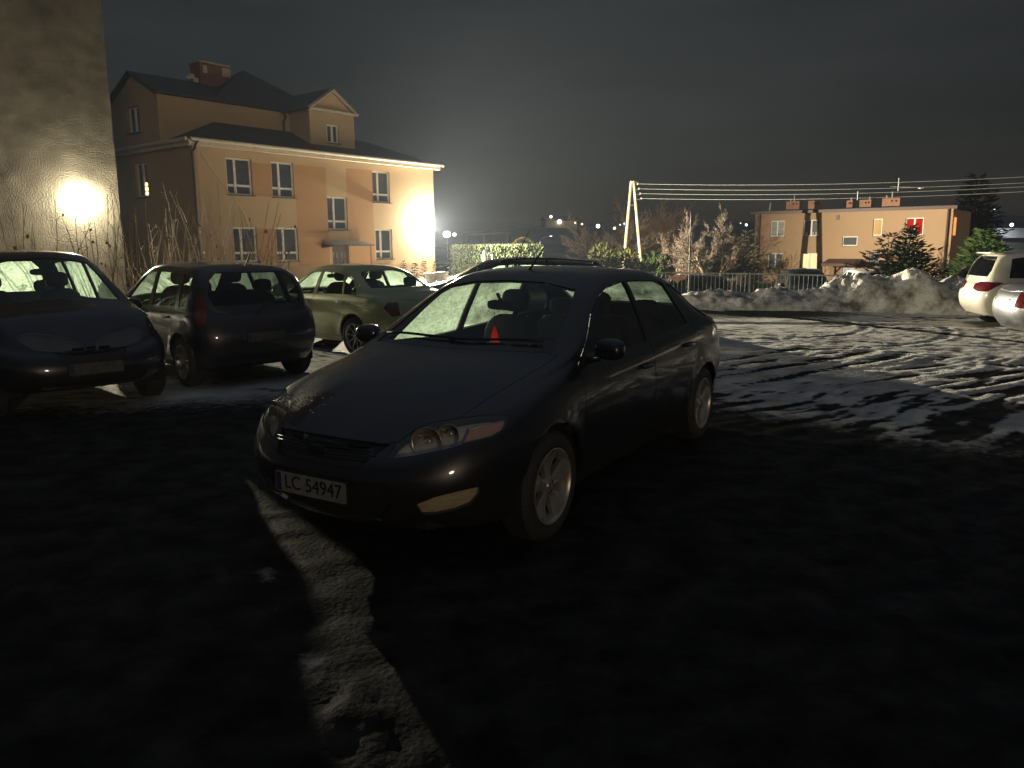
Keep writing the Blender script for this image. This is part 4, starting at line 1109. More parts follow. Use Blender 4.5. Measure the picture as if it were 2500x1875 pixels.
fh = [(1.50, 2.76, 4.04, 5.63), (3.78, 5.00, 4.03, 5.63), (9.84, 11.04, 4.03, 5.62), (6.88, 8.12, 2.59, 4.20), (1.62, 2.82, 1.10, 2.64), (3.84, 5.05, 1.08, 2.65), (9.93, 11.10, 1.09, 2.66), (7.06, 8.12, 0.02, 1.66 + .3)]
fp = [(2.76, 3.78, 4.04, 5.5), (2.82, 3.84, 1.08, 2.6), (5.05, 6.88, .86, 5.58), (8.12, 9.84, .86, 5.63), (-.0, .18, .0, 5.95)]
b = MB(); facade(b, (0, 0, 0), EX, AL, 0, 6.05, fh, .19, -EY, panels=fp)
sh = [(4.05, 5.15, 4.05, 5.58)]
# left side wall (runs back from the corner), right side wall and back
facade(b, (0, AD, 0), -EY, AD, 0, 6.05, [(AD - h[1], AD - h[0], h[2], h[3]) for h in sh], .19, -EX)
b.quad((AL, 0, 0), (AL, AD, 0), (AL, AD, 6.05), (AL, 0, 6.05)); b.quad((0, AD, 0), (AL, AD, 0), (AL, AD, 6.05), (0, AD, 6.05))
# upper block with left gable
gh = [(4.32, 5.42, 6.92, 8.06)]
UX = 9.8
facade(b, (0, 6.95, 0), -EY, 6.95 - 2.63, 6.05, 8.38, [(6.95 - h[1], 6.95 - h[0], h[2], h[3]) for h in gh], .19, -EX)
b.poly([(0, 6.95, 8.38), (0, 2.63, 8.38), (0, 4.79, 9.40)])
b.quad((0, 2.63, 6.05), (UX, 2.63, 6.05), (UX, 2.63, 8.38), (0, 2.63, 8.38)); b.quad((UX, 2.63, 6.05), (UX, 6.95, 6.05), (UX, 6.95, 8.38), (UX, 2.63, 8.38)); b.quad((0, 6.95, 6.05), (UX, 6.95, 6.05), (UX, 6.95, 8.38), (0, 6.95, 8.38))
# dormer
DX0, DX1, DW = 6.82, 9.62, 1.0; dm_ = (DX0 + DX1) / 2
dh = [(7.84 - DX0, 8.58 - DX0, 6.92, 7.82)]
facade(b, (DX0, DW, 0), EX, DX1 - DX0, 6.3, 8.44, dh, .16, -EY)
b.poly([(DX0, DW, 8.44), (DX1, DW, 8.44), (dm_, DW, 9.42)])
b.quad((DX0, DW, 6.3), (DX0, 2.63, 6.3), (DX0, 2.63, 8.44), (DX0, DW, 8.44)); b.quad((DX1, DW, 6.3), (DX1, 2.63, 6.3), (DX1, 2.63, 8.44), (DX1, DW, 8.44))
b.build('wall', [WA, WP], ho)
r = MB(); e_ = .32; ez = 6.18; rz_ = 7.48; k_ = 2.63
A0, A1, A2, A3 = (-e_, -e_, ez), (AL + e_, -e_, ez), (AL + e_, AD + e_, ez), (-e_, AD + e_, ez)
B0, B1, B2, B3 = (k_, k_, rz_), (AL - k_, k_, rz_), (AL - k_, AD - k_, rz_), (k_, AD - k_, rz_)
for q in ((A0, A1, B1, B0), (A1, A2, B2, B1), (A2, A3, B3, B2)): r.poly(q)
r.poly([A0, B0, (k_, 2.63, rz_), (0.02, 2.63, 6.33), (-e_, 2.63, ez)]); r.poly([(-e_, 2.63, ez), (0, 2.63, 6.33), (0, 6.95, 6.33), (-e_, 6.95, ez)]); r.poly([(-e_, 6.95, ez), (0, 6.95, 6.33), B3, A3])
# left wing gable roof
ov = .18
r.prism([(-ov, 4.79, 9.50), (4.0, 4.79, 9.50), (4.0, 2.40, 8.37), (-ov, 2.40, 8.37)], (0, 0, .09)); r.prism([(-ov, 4.79, 9.50), (4.0, 4.79, 9.50), (4.0, 7.18, 8.37), (-ov, 7.18, 8.37)], (0, 0, .09))
# pyramid
ap = (5.75, 4.8, 10.55); c4 = [(2.4, 2.38, 8.37), (10.05, 2.38, 8.37), (10.05, 7.2, 8.37), (2.4, 7.2, 8.37)]
for k in range(4): r.poly([c4[k], c4[(k + 1) % 4], ap])
# dormer roof
for sx in (1, -1):
    r.prism([(dm_, DW - .22, 9.50), (dm_, 4.2, 9.50), (dm_ + sx * 1.62, 3.2, 8.36), (dm_ + sx * 1.62, DW - .22, 8.36)], (0, 0, .08))
r.build('roof', ROOF, ho)
f = MB()
f.box((AL / 2, -.17, 6.08), (AL + .62, .22, .22)); f.box((-.17, AD / 2, 6.08), (.22, AD + .2, .22))
f.tube([(-.3, -.42, 6.20), (AL + .4, -.42, 6.20)], .075, 8); f.tube([(-.42, -.3, 6.20), (-.42, AD, 6.20)], .075, 8)
f.bar((DX0 - .12, DW - .12, 8.42), (DX1 + .12, DW - .12, 8.42), .22, .12)
for sx in (1, -1): f.bar((dm_ + sx * 1.56, DW - .14, 8.42), (dm_ - sx * .0, DW - .14, 9.50), .16, .13)
f.build('fascia', FASC, ho)
d = MB(); d.tube([(.05, -.40, 6.16), (-.02, -.28, 5.90), (-.06, -.10, 5.72), (-.06, -.10, .1)], .07, 8); d.build('drainpipe', mat('pipe_brown', (.06, .045, .042), .5), ho); d = MB(); d.tube([(6.35, 2.45, 8.36), (6.35, 2.25, 8.1), (6.35, 2.45, 7.9), (6.35, 2.45, 7.45)], .06, 8)
d.build('drainpipe', mat('pipe_brown', (.06, .045, .042), .5), ho)
for h in fh[:7]: window(ho, (0, 0, 0), EX, -EY, h, .17, PVC(), PANE(), 'transom')
wd_ = window(ho, (DX0, DW, 0), EX, -EY, dh[0], .14, PVC(), PANE(), 'double')
window(ho, (0, 6.95, 0), -EY, -EX, (6.95 - 5.42, 6.95 - 4.32, 6.92, 8.06), .17, PVC(), PANE(), 'double')
wlit = window(ho, (0, AD, 0), -EY, -EX, (AD - 5.15, AD - 4.05, 4.05, 5.58), .17, PVC(), PANE(), 'double')
b = MB(); 
for z, a in ((4.62, .20), (4.42, .26), (4.22, .22)): b.blob((-.0 + .12, 4.42, z), (.03, a, .16), 3, 12, 6)
b.build('lit_lampshade', emit('warm_window_glow', (1.0, .62, .25), 5), wlit)
db = MB(); db.box((7.30, .16, .85), (.06, .05, 1.6)); db.box((7.59, .17, .95), (1.04, .04, 1.9))
do = db.build('door', mat('door_brown', (.10, .07, .055), .5, c2=(.06, .045, .035), scale=6, stretch=(8, 8, .5)), ho)
b = MB()
for x in (7.22, 7.45, 7.72, 7.95):
    for z in (.95, 1.35): b.box((x, .14, z), (.16, .02, .30))
b.build('door_pane', CURT(), do)
b = MB(); b.prism([(6.45, 0, 2.02), (8.85, 0, 2.02), (8.95, -1.05, 1.80), (6.35, -1.05, 1.80)], (0, 0, .05)); b.prism([(6.40, -1.0, 1.78), (6.40, -.02, 1.98), (6.40, -.02, 1.70)], (.05, 0, 0))
cn = b.build('canopy', mat('canopy_sheet', (.05, .045, .042), .6, c2=(.03, .028, .026), scale=6), ho)
b = MB(); b.tube([(8.72, -.98, .0), (8.72, -.98, 1.80)], .03, 8); b.build('canopy_post', mat('post_rust', (.16, .07, .04), .7), cn)
b = MB(); b.box((AL / 2, -.02, .42), (AL + .02, .05, .84)); b.build('plinth', mat('plinth_render', (.38, .26, .16), .9, c2=(.28, .19, .12), scale=1.2), ho)
BR = mat('chimney_brick', (.20, .085, .06), .9, c2=(.12, .05, .04), scale=7, stretch=(1, 1, 3))
c = MB(); c.box((4.02, 5.0, 9.75), (1.5, .9, 1.5)); ch = c.build('chimney', BR, ho)
c = MB(); c.box((4.02, 5.0, 10.53), (1.66, 1.06, .07)); c.box((4.62, 4.50, 10.2), (.45, .06, .42)); c.box((3.50, 4.52, 10.2), (.22, .05, .36)); c.build('chimney_cap', mat('chimney_render', (.42, .34, .25), .9), ch)
c = MB()
for x, z, s_ in ((2.7, 9.72, .14), (2.9, 9.80, .22), (3.1, 9.66, .2)): c.box((x, 4.75, z), (s_, .2, s_))
c.build('vent_pot', mat('vent_pale', (.55, .50, .42), .8), ho)
b = MB(); b.tube([(.35, -.03, 5.72), (.9, -.03, 4.9), (1.75, -.03, 3.9), (2.25, -.03, 3.2), (2.42, -.03, 2.5)], .02, 6); b.build('cable', mat('cable_grey', (.42, .36, .28), .7), ho)

# ---- B: flat roofed block behind the fence
yb = -.655; BO = Vector((21.48, 70.0, 0)); BW, BD = 15.36, 9.0
hb = thing('apartment_block', 'two storey flat roofed block with lit and red curtained windows behind the snow bank', 'apartment block', BO, yb)
WB = mat('render_peach', (.47, .31, .185), .9, c2=(.41, .265, .15), scale=.4, bump=.1, bscale=30, lo=.2, hi=.8, detail=9)
bw = [((1.38, 2.59, 2.43, 3.77), 'blind'), ((4.20, 5.50, 2.43, 3.78), 'net'), ((7.42, 8.60, 1.61, 2.37), 'dark'), ((9.72, 10.40, 2.40, 3.74), 'amber'), ((12.08, 13.38, 2.43, 3.75), 'red'), ((1.28, 2.57, -.30, 1.01), 'net'), ((4.22, 5.50, -.30, 1.02), 'lit'), ((9.62, 10.34, -.15, 1.05), 'net'), ((12.0, 13.2, -.30, 1.05), 'dark')]
b = MB(); facade(b, (0, 0, 0), EX, BW, -1.6, 4.36, [w[0] for w in bw] + [(7.55, 8.65, -1.35, .35)], .2, -EY)
b.quad((0, BD, -1.6), (0, 0, -1.6), (0, 0, 4.36), (0, BD, 4.36)); b.quad((BW, 0, -1.6), (BW, BD, -1.6), (BW, BD, 4.36), (BW, 0, 4.36)); b.quad((BW, BD, -1.6), (0, BD, -1.6), (0, BD, 4.36), (BW, BD, 4.36))
b.build('wall', WB, hb)
r = MB(); r.prism([(-.25, -.35, 4.36), (BW + .25, -.35, 4.36), (BW + .25, BD, 4.62), (-.25, BD, 4.62)], (0, 0, .26)); r.build('roof', mat('roof_felt', (.03, .028, .027), .8), hb)
f = MB(); f.box((BW / 2, -.40, 4.46), (BW + .6, .10, .24)); f.build('gutter', mat('gutter_brown', (.10, .05, .035), .5), hb)
for h, kind in bw:
    pm = {'blind': mat('roller_blind', (.34, .35, .30), .5, c2=(.16, .16, .15), scale=5, stretch=(.1, .1, 4), lo=.45, hi=.55), 'net': CURT(), 'dark': mat('dull_window_glass', (.05, .055, .065), .4, c2=(.03, .033, .04), scale=2, spec=.1), 'amber': curtain('amber_curtain', (1, .62, .22), (.75, .36, .08), 1.0), 'red': curtain('red_curtain', (1.0, .05, .015), (.45, .015, .008), .85), 'lit': curtain('lit_curtain', (1.0, .86, .45), (.95, .60, .22), 1.35)}[kind]
    st_ = 'single' if h[1] - h[0] < .9 or kind == 'dark' and h[2] > 1 else 'double'
    wn = window(hb, (0, 0, 0), EX, -EY, h, .18, PVC(), pm, st_)
    if kind == 'net' and h[2] > 2:
        c = MB()
        for x, cm in ((4.45, 0), (4.95, 0), (5.28, 0)): c.box((x, .13, 2.66), (.22, .02, .24))
        c.build('sill_ornament', mat('ornament_peach', (.62, .38, .24), .8), wn)
for x in (.42, 15.05):
    b = MB(); b.tube([(x, -.12, 4.4), (x, -.12, -1.4)], .085, 8); b.build('drainpipe', mat('gutter_brown', (.10, .05, .035), .5), hb)
b = MB(); b.box((6.95, -.04, 3.93), (.22, .07, .38)); b.build('alarm_box', mat('gutter_brown', (.10, .05, .035), .5), hb)
b = MB(); b.box((BW + .05, .9, 3.05), (.06, .8, 1.35)); b.build('lit_side_window', emit('orange_side_glow', (1.0, .35, .10), 1.2), hb)
BRB = mat('chimney_orange', (.42, .22, .14), .9, c2=(.34, .17, .11), scale=2)
for k, (x0, x1, z0, z1) in enumerate(((2.22, 3.35, 4.75, 5.44), (4.10, 5.10, 4.75, 5.42), (7.23, 7.70, 4.75, 5.33), (8.25, 9.15, 4.75, 5.33), (9.98, 11.30, 4.75, 5.38))):
    c = MB(); c.box(((x0 + x1) / 2, 1.6, (z0 + z1) / 2), (x1 - x0, .7, z1 - z0)); co = c.build('chimney', BRB, hb)
    c = MB()
    for x in (x0 + (x1 - x0) * .55, x0 + (x1 - x0) * .8): c.box((x, 1.243, z1 - .22), (.14, .02, .13))
    c.build('chimney_vent', mat('vent_black', (.02, .015, .012), .9), co)
    c = MB()
    for x, hh in (((x0 + x1) / 2, .5), (x0 + .25, .22)) if k in (0, 4) else ((x1 - .2, .22),): c.tube([(x, 1.6, z1), (x, 1.6, z1 + hh)], .06, 8); c.blob((x, 1.6, z1 + hh), (.2, .2, .1), 2, 8, 4)
    c.build('flue_pipe', mat('flue_zinc', (.42, .41, .38), .5, .4), co)
b = MB(); b.tube([(1.0, .6, 4.6), (1.08, .6, 5.35)], .06, 8); b.build('vent_pipe', mat('vent_pale', (.55, .50, .42), .8), hb)
c = MB(); c.tube([(7.82, 2.2, 4.6), (7.82, 2.2, 6.1)], .025, 6)
c.tube([(10.9, 2.2, 5.3), (10.9, 2.2, 7.0)], .03, 6); c.tube([(10.3, 2.2, 6.35), (12.8, 2.2, 6.15)], .025, 6)
for k in range(7): c.tube([(10.4 + .36 * k, 1.9, 6.34 - .03 * k), (10.4 + .36 * k, 2.5, 6.34 - .03 * k)], .015, 5)
c.blob((12.6, 2.1, 6.1), (.5, .25, .12), 2, 8, 5); c.build('roof_antenna', mat('antenna_alu', (.5, .5, .5), .4, .6), hb)
b = MB(); b.prism([(6.30, -1.5, .12), (9.25, -1.5, .12), (9.05, -.02, .48), (6.45, -.02, .48)], (0, 0, .08)); b.box((7.78, -1.52, .05), (2.95, .06, .16))
pc = b.build('porch_roof', mat('porch_brown', (.12, .065, .04), .7, c2=(.08, .045, .03), scale=4), hb)
b = MB()
for x in (6.55, 9.0): b.bar((x, -1.4, -1.4), (x, -1.4, .1), .12)
b.bar((6.55, -1.35, -.5), (7.1, -1.35, .1), .09); b.build('porch_post', mat('porch_wood', (.30, .17, .09), .7), pc)
b = MB(); b.box((8.1, .12, -.5), (1.04, .05, 1.64)); b.build('door', mat('porch_door', (.45, .43, .40), .5), hb)
b = MB(); b.box((6.98, .03, -.6), (.9, .10, 1.7)); b.build('door_screen', mat('porch_wood', (.30, .17, .09), .7), hb)

# ---- grey rendered gable wall on the left
we = Vector((-9.80, 20.0, 0)); wd2 = Vector((-.83, -.558, 0)).normalized(); wn_ = Vector((wd2.y, -wd2.x, 0))
if wn_.dot(Vector((0, -1, 0))) < 0: wn_ = -wn_
gw = thing('gable_building', 'tall grey roughcast gable wall cut off by the left edge of the picture', 'building', we, math.atan2(wd2.y, wd2.x))
b = MB(); L_ = 10.0; H_ = 13.5; nxx, nzz = 100, 135; vs = []
for j in range(nzz + 1):
    for i2 in range(nxx + 1): vs.append((L_ * i2 / nxx, 0, H_ * j / nzz))
va = np.array(vs); rr = .016 * fbm(va[:, 0] * 3, va[:, 2] * 3, 5, 4, .6) + .010 * np.abs(fbm(va[:, 0] * 9, va[:, 2] * 9, 9, 3))
edge = np.clip(va[:, 0] / .3, 0, 1); va[:, 1] += -rr * .8; va[:, 0] += (1 - edge) * .02 * fbm(va[:, 2] * 2, va[:, 2] * 0, 3, 4)
b.add(va.tolist(), [(j * (nxx + 1) + i2, j * (nxx + 1) + i2 + 1, (j + 1) * (nxx + 1) + i2 + 1, (j + 1) * (nxx + 1) + i2) for j in range(nzz) for i2 in range(nxx)])
b.build('front_wall', mat('roughcast_grey', (.17, .15, .118), .95, c2=(.085, .074, .058), scale=1.3, bump=.55, bscale=30, lo=.3, hi=.7, detail=12), gw, True)
b = MB(); b.box((L_ / 2, -4.05, H_ / 2), (L_ - .02, 7.9, H_ - .01)); b.build('rear_walls', mat('roughcast_grey', (.34, .30, .235)), gw)
b = MB(); b.prism([(-.15, .15, H_), (L_ + .2, .15, H_), (L_ + .2, -8.2, H_), (-.15, -8.2, H_)], (0, 0, .2)); b.build('roof', mat('roof_felt', (.03, .028, .027)), gw)

# ================================================================== LAMPS
def lamp_light(name, loc, power, color, rad, parent, spot=None, direction=None):
    l = bpy.data.lights.new(name, 'SPOT' if spot else 'POINT'); l.energy = power; l.color = color; l.shadow_soft_size = rad
    o = bpy.data.objects.new(name, l); COL.objects.link(o); o.location = loc
    if spot:
        l.spot_size = spot; l.spot_blend = .6; o.rotation_euler = Vector(direction).to_track_quat('-Z', 'Y').to_euler()
    if parent is not None:
        o.parent = parent; o.matrix_parent_inverse = Matrix.Identity(4)
    return o
LAMPW = emit('flood_lamp_lens', (1.0, .93, .70), 60)
HOUS = mat('lamp_housing', (.10, .10, .10), .5)
# flood light on the corner of the orange house
c_ = AO + au * 13.75 - aw * .0
l2 = thing('flood_light', 'glaring flood light on the right corner of the orange house', 'flood light', (c_.x, c_.y, 2.98), ya)
b = MB(); b.box((0, -.01, 0), (.14, .02, .14)); b.build('bracket', HOUS, l2)
b = MB(); b.blob((0, -.035, 0), (.22, .04, .18), 5, 16, 8); b.build('lamp_body', HOUS, l2)
b = MB(); b.blob((0, -.07, -.02), (.20, .05, .16), 4, 16, 8); b.build('lens', LAMPW, l2, True)
L2E = lamp_light('bulb', (0, -.13, -.03), 7600, (1.0, .88, .64), .025, l2)
lamp_light('beam', (0, -.14, -.03), 125000, (1.0, .90, .68), .03, l2, R(164), (.10, -1, -.02))
# wall lamp on the grey gable
p = we + wd2 * .85
l1 = thing('wall_lamp', 'round glaring lamp on the grey roughcast gable wall', 'wall lamp', (p.x, p.y, 2.84), math.atan2(wn_.y, wn_.x) + math.pi / 2)
b = MB(); b.box((0, -.004, .0), (.13, .008, .13)); b.build('bracket', HOUS, l1)
b = MB(); b.blob((0, -.03, 0), (.15, .05, .15), 2.2, 20, 10); b.build('lens', LAMPW, l1, True)
L1E = lamp_light('bulb', (0, -.10, 0), 620, (1.0, .90, .62), .02, l1)
lamp_light('beam', (0, -.12, 0), 3900, (1.0, .90, .64), .06, l1, R(160), (0, -1, -.12))
# street lamps
def street_lamp(px, ytop, ybase_z, pytop, Y, label, power, arm, color=(.75, .88, 1.0)):
    p = at_y(px, pytop, Y); t = thing('street_lamp', label, 'street lamp', (p.x, Y, ybase_z))
    h = p.z - ybase_z
    b = MB(); b.tube([(0, 0, 0), (0, 0, h * .9), (arm * .12, 0, h * .97), (arm, 0, h + .35 * abs(arm) * .6)], [.10, .08, .07, .05], 8); b.build('pole', mat('lamp_pole_concrete', (.40, .38, .32), .8), t)
    z = h + .35 * abs(arm) * .6
    b = MB(); b.blob((arm * 1.12, 0, z), (.75, .28, .14), 3, 12, 6); b.build('lamp_head', HOUS, t)
    b = MB(); b.blob((arm * 1.12, 0, z - .07), (.26, .14, .04), 3, 12, 6); b.build('lens', emit('street_lamp_lens', (.8, .92, 1.0), 8), t)
    lamp_light('bulb', (arm * 1.12, 0, z - .22), power, color, .12, t, R(150), (0, 0, -1))
    return t
street_lamp(1317, 0, -2.0, 580, 78, 'street lamp with a bent arm shining beyond the hedge', 1500, 1.0)
street_lamp(2416, 0, -1.6, 512, 88, 'street lamp shining behind the tall conifer at the right', 2600, .5, (.82, .92, .95))
street_lamp(2447, 0, -1.5, 578, 80, 'small unlit looking lamp post before the dark house', 8, -.3)
# distant lights on the hills
def far_light(px, py, Y, s, c, e, nm, lab):
    p = at_y(px, py, Y); o = MB().blob((0, 0, 0), (s, s, s), 2, 8, 6).build(nm, emit('far_' + nm + '_%d' % int(px), c, e)); o.location = p
    return tag(o, lab, 'distant light', 'lights of the village on the hill')
for px, py, s, c, e, lab in ((1345, 529, 2.0, (1, .95, .85), 6, 'lone white light highest on the dark hillside'), (1366, 541, 3.4, (1, .93, .6), 5, 'broad yellowish light on the snow slope'), (1404, 544, 1.4, (1, .8, .4), 2.5, 'small amber light right of the snow slope'),
    (1421, 547, 1.6, (1, .9, .6), 2.5, 'dim warm light left of the bare tree crown'), (1460, 552, 3.0, (1, .97, .8), 6, 'brightest white light seen through the bare tree crown'), (1500, 557, 2.2, (1, .9, .7), 4, 'pale light low in the bare tree crown'), (1514, 549, 1.4, (.6, .85, 1), 3, 'small bluish light beside the pole, lower of two'),
    (1524, 546, 1.6, (.6, .85, 1), 3, 'small bluish light beside the pole, upper of two'), (1641, 553, 1.7, (1, .8, .4), 5, 'amber light between the two bare trees'), (1822, 549, 1.7, (1, 1, .95), 6, 'white light just left of the flat roofed block'), (1808, 545, 1.0, (1, .9, .6), 2, 'faint light left of the flat roofed block'),
    (2470, 549, 2.0, (.9, .95, 1), 6, 'white light above the dark house at the right'), (2480, 566, 2.6, (1, .8, .45), 2.2, 'yellow light above the dark house at the right')):
    far_light(px, py, 225 if px < 2400 else 140, s * .36 if px < 2400 else s * .3, c, e, 'distant_light', lab)
p = at_y(1091, 572, 90)
t = thing('yard_light', 'pair of small white lights right of the flood lit corner', 'yard light', p)
b = MB(); b.blob((0, 0, 0), (.85, .4, .7), 2.4, 10, 8); b.blob((.85, 0, -.03), (.4, .3, .35), 2.4, 10, 8); b.build('lens', emit('yard_lens', (.85, .95, 1), 6), t)
b = MB(); b.tube([(0, .1, -.3), (0, .1, -5)], .07, 8); b.build('pole', mat('lamp_pole_concrete', (.40, .38, .32)), t)
# lit barn on the far slope
p = at_y(1366, 543, 228); t = thing('hill_house', 'low pale house on the far snow slope', 'house', (p.x, 228, p.z - 1.6), .2)
b = MB(); b.box((0, 0, 1), (9, 5, 2)); b.build('wall', mat('far_wall', (.45, .42, .35), .9), t); b = MB(); b.prism([(-5, -2.8, 2), (-5, 2.8, 2), (-5, 0, 3.4)], (10, 0, 0)); b.build('roof', mat('far_roof', (.10, .09, .09), .9), t)
# dark house at the far right
p = at_y(2440, 640, 90); t = thing('outbuilding', 'dark flat house with a pale parapet behind the cream hatchback', 'house', (p.x + .4, 90, -2.0), 0)
b = MB(); b.box((5, 3, 2.2), (10.6, 6, 4.4)); b.build('wall', mat('outbuilding_dark', (.05, .05, .055), .9), t); b = MB(); b.box((5, 3, 4.9), (11.2, 6.6, 1.1)); b.build('roof', mat('outbuilding_parapet', (.30, .31, .33), .8), t)

# ================================================================== POLES, WIRES, FENCE
pt = at_y(1544, 442, 54.2); pz = -1.2
ap_ = thing('utility_pole', 'pale A shaped double utility pole in front of the bare trees', 'utility pole', (pt.x, 54.2, pz))
h_ = pt.z - pz
pa, pb = at_y(1522, 660, 54.2), at_y(1566, 660, 54.2); kk = (pt.z - pz) / (pt.z - pa.z)
for nm, q, s in (('leg', pa, -.08), ('leg', pb, .08)):
    b = MB(); b.tube([((q.x - pt.x) * kk, 0, 0), (s, 0, h_)], [.125, .09], 10); b.build('leg', mat('pole_concrete', (.55, .48, .34), .85, c2=(.42, .36, .25), scale=2), ap_)
b = MB(); b.bar((-.3, 0, h_ - 1.6), (.3, 0, h_ - 1.6), .1); b.bar((.05, -.05, h_ - .1), (.40, -.05, h_ - .1), .08)
for k in range(4): b.bar((.05, 0, h_ - .25 - .32 * k), (.35 + .09 * k, 0, h_ - .25 - .32 * k), .06)
b.build('crossarm', mat('steel_dark', (.12, .12, .12), .5, .5), ap_)
b = MB()
for k in range(4): b.blob((.36 + .09 * k, 0, h_ - .19 - .32 * k), (.10, .10, .16), 2, 8, 6)
b.build('insulator', mat('porcelain', (.55, .50, .42), .3), ap_)
for k, (ys, ye) in enumerate(((447, 428), (455, 443), (462, 452), (469, 464))):
    a = Vector((pt.x + .36 + .09 * k, 54.2, pt.z - .19 - .32 * k)); e = at_y(2620, ye - 3, 47)
    pts = [a.lerp(e, i / 24) - Vector((0, 0, .28 * 4 * (i / 24) * (1 - i / 24))) for i in range(25)]
    o = MB().tube(pts, .014, 5).build('power_line', mat('wire_alu', (.36, .36, .33), .5, .3))
    tag(o, ['topmost', 'second from top', 'third from top', 'lowest'][k] + ' of the four power lines running right from the A shaped pole', 'wire', 'power lines')
# steel post and fence
pq = at_y(1682, 690, 25.2)
t = thing('steel_post', 'thin grey steel post standing behind the railing near the bare tree', 'post', (pq.x, 25.2, -.6))
b = MB(); b.tube([(0, 0, 0), (0, 0, 3.35)], .022, 8); b.build('post_tube', mat('galvanised', (.06, .057, .05), .7, .1), t)
b = MB(); b.blob((0, 0, 3.38), (.09, .09, .06), 2, 8, 4); b.build('post_cap', mat('steel_dark', (.12, .12, .12)), t)
FEN = mat('fence_green', (.26, .31, .28), .5, .1, c2=(.18, .21, .19), scale=5)
fpts = [(-.5, 25.8), (2.4, 25.4), (4.9, 25.0), (7.4, 24.4), (9.9, 23.6), (12.0, 22.6), (14.0, 21.2), (15.6, 19.8)]
for i in range(len(fpts) - 1):
    a, e = Vector((*fpts[i], 0)), Vector((*fpts[i + 1], 0)); L = (e - a).length; ang = math.atan2(e.y - a.y, e.x - a.x)
    lab = ['short stretch of railing seen over the grey fastback roof', 'stretch of green railing left of the steel post', 'stretch of green railing around the steel post', 'stretch of green railing before the dark blue car', 'stretch of green railing in front of the dark green van', 'stretch of green railing behind the top of the snow heap', 'stretch of railing right of the snow heap'][i]
    t = thing('railing', lab, 'railing', (a.x, a.y, -.12), ang, 'railing panels along the lot')
    top = [.86, .86, .87, .84, .80, .74, .66, .60]
    h0, h1 = top[i] + .12, top[i + 1] + .12
    b = MB(); b.bar((0, 0, h0), (L - .05, 0, h1), .05, .045); b.bar((0, 0, .22), (L - .05, 0, .22), .03); b.build('rail', FEN, t)
    n = int(L / .125)
    for k in range(1, n):
        x = L * k / n; h = h0 + (h1 - h0) * k / n
        MB().bar((x, 0, .05), (x, 0, h - .02), .018, .018).build('baluster', FEN, t)
    MB().bar((0, 0, -.3), (0, 0, h0 + .04), .06).build('post', FEN, t)
pq = at_y(1655, 681, 24.6)
b = MB(); b.prism([(-.30, 0, .12), (-.10, 0, .07), (.0, 0, .10), (.12, 0, .07), (.30, 0, .13), (.22, 0, -.02), (.08, 0, -.04), (0, 0, -.16), (-.10, 0, -.05), (-.22, 0, -.03)], (0, .02, 0))
o = b.build('banner', mat('banner_salmon', (.55, .30, .22), .8)); o.location = pq; tag(o, 'small salmon coloured cloth tied to the railing', 'banner')

# ================================================================== PLANTS
class Twig:
    def __init__(s, rmin=.009): s.a = MB(); s.b = MB(); s.rmin = rmin
    def grow(s, p, d, L, r, lev, maxlev, g, up=.15, n=4, wob=.25, ratio=.68, first=.35):
        k = 5 if lev == 0 else 3
        pts = [p.copy()]; rad = [r]; q = p.copy(); dd = d.copy()
        for i in range(k):
            dd = (dd + Vector((g.uniform(-wob, wob), g.uniform(-wob, wob), g.uniform(-wob, wob) + up)) * .6).normalized(); q = q + dd * (L / k); pts.append(q.copy()); rad.append(max(s.rmin * .6, r * (1 - .55 * (i + 1) / k)))
        (s.a if lev <= 1 else s.b).tube(pts, rad, 6 if lev == 0 else (4 if lev < 3 else 3), False)
        if lev >= maxlev: return
        m = n if lev else n + 2
        for i in range(m):
            t = first + (1 - first) * (i + g.uniform(0, 1)) / m; j = min(k - 1, int(t * k)); f = t * k - j
            base = pts[j].lerp(pts[j + 1], min(1, max(0, f)))
            ax = (pts[j + 1] - pts[j]).normalized(); o = ax.orthogonal().normalized(); o.rotate(Matrix.Rotation(g.uniform(0, 6.28), 3, ax))
            sp = g.uniform(.35, .95); nd = (ax * math.cos(sp) + o * math.sin(sp)).normalized()
            s.grow(base, nd, L * ratio * g.uniform(.75, 1.1) * (1.1 - .35 * t), max(s.rmin, r * .52), lev + 1, maxlev, g, up, n, wob, ratio)
        s.grow(pts[-1], dd, L * ratio, rad[-1], lev + 1, maxlev, g, up, n, wob, ratio)
def bare_tree(px, Y, zb, pytop, label, seed, lev=5, stems=1, spread=.25, bark=None, twig=None, rad=.16, group='bare trees beyond the fence', n=4, up=.12, nm='bare_tree', cat='tree'):
    p = at_y(px, 600, Y); top = at_y(px, pytop, Y).z - zb; g = random.Random(seed)
    t = thing(nm, label, cat, (p.x, Y, zb), 0, group); tw = Twig()
    s = 1 / sum(.72 ** i for i in range(0, lev + 1)) * 1.02
    for k in range(stems):
        a = 6.28 * k / stems + g.uniform(0, 1); d = Vector((math.cos(a) * spread * (stems > 1), math.sin(a) * spread * (stems > 1), 1)).normalized()
        tw.grow(Vector((math.cos(a) * .1, math.sin(a) * .1, 0)), d, top * s * 1.12, rad, 0, lev, g, up, n)
    tw.a.build('trunk', bark or mat('bark_brown', (.20, .145, .095), .95, c2=(.12, .085, .055), scale=8), t); tw.b.build('crown', twig or mat('twig_brown', (.12, .088, .06), .95, c2=(.075, .055, .04), scale=4), t)
    return t
TWR = mat('twig_reddish', (.46, .28, .17), .95, c2=(.30, .175, .10), scale=4)
bare_tree(1485, 60, -1.3, 490, 'pale wide bare tree left of the A shaped pole', 3, 6, 4, .7, n=3, up=.06, twig=mat('twig_pale', (.34, .25, .17), .95, c2=(.22, .16, .11), scale=4))
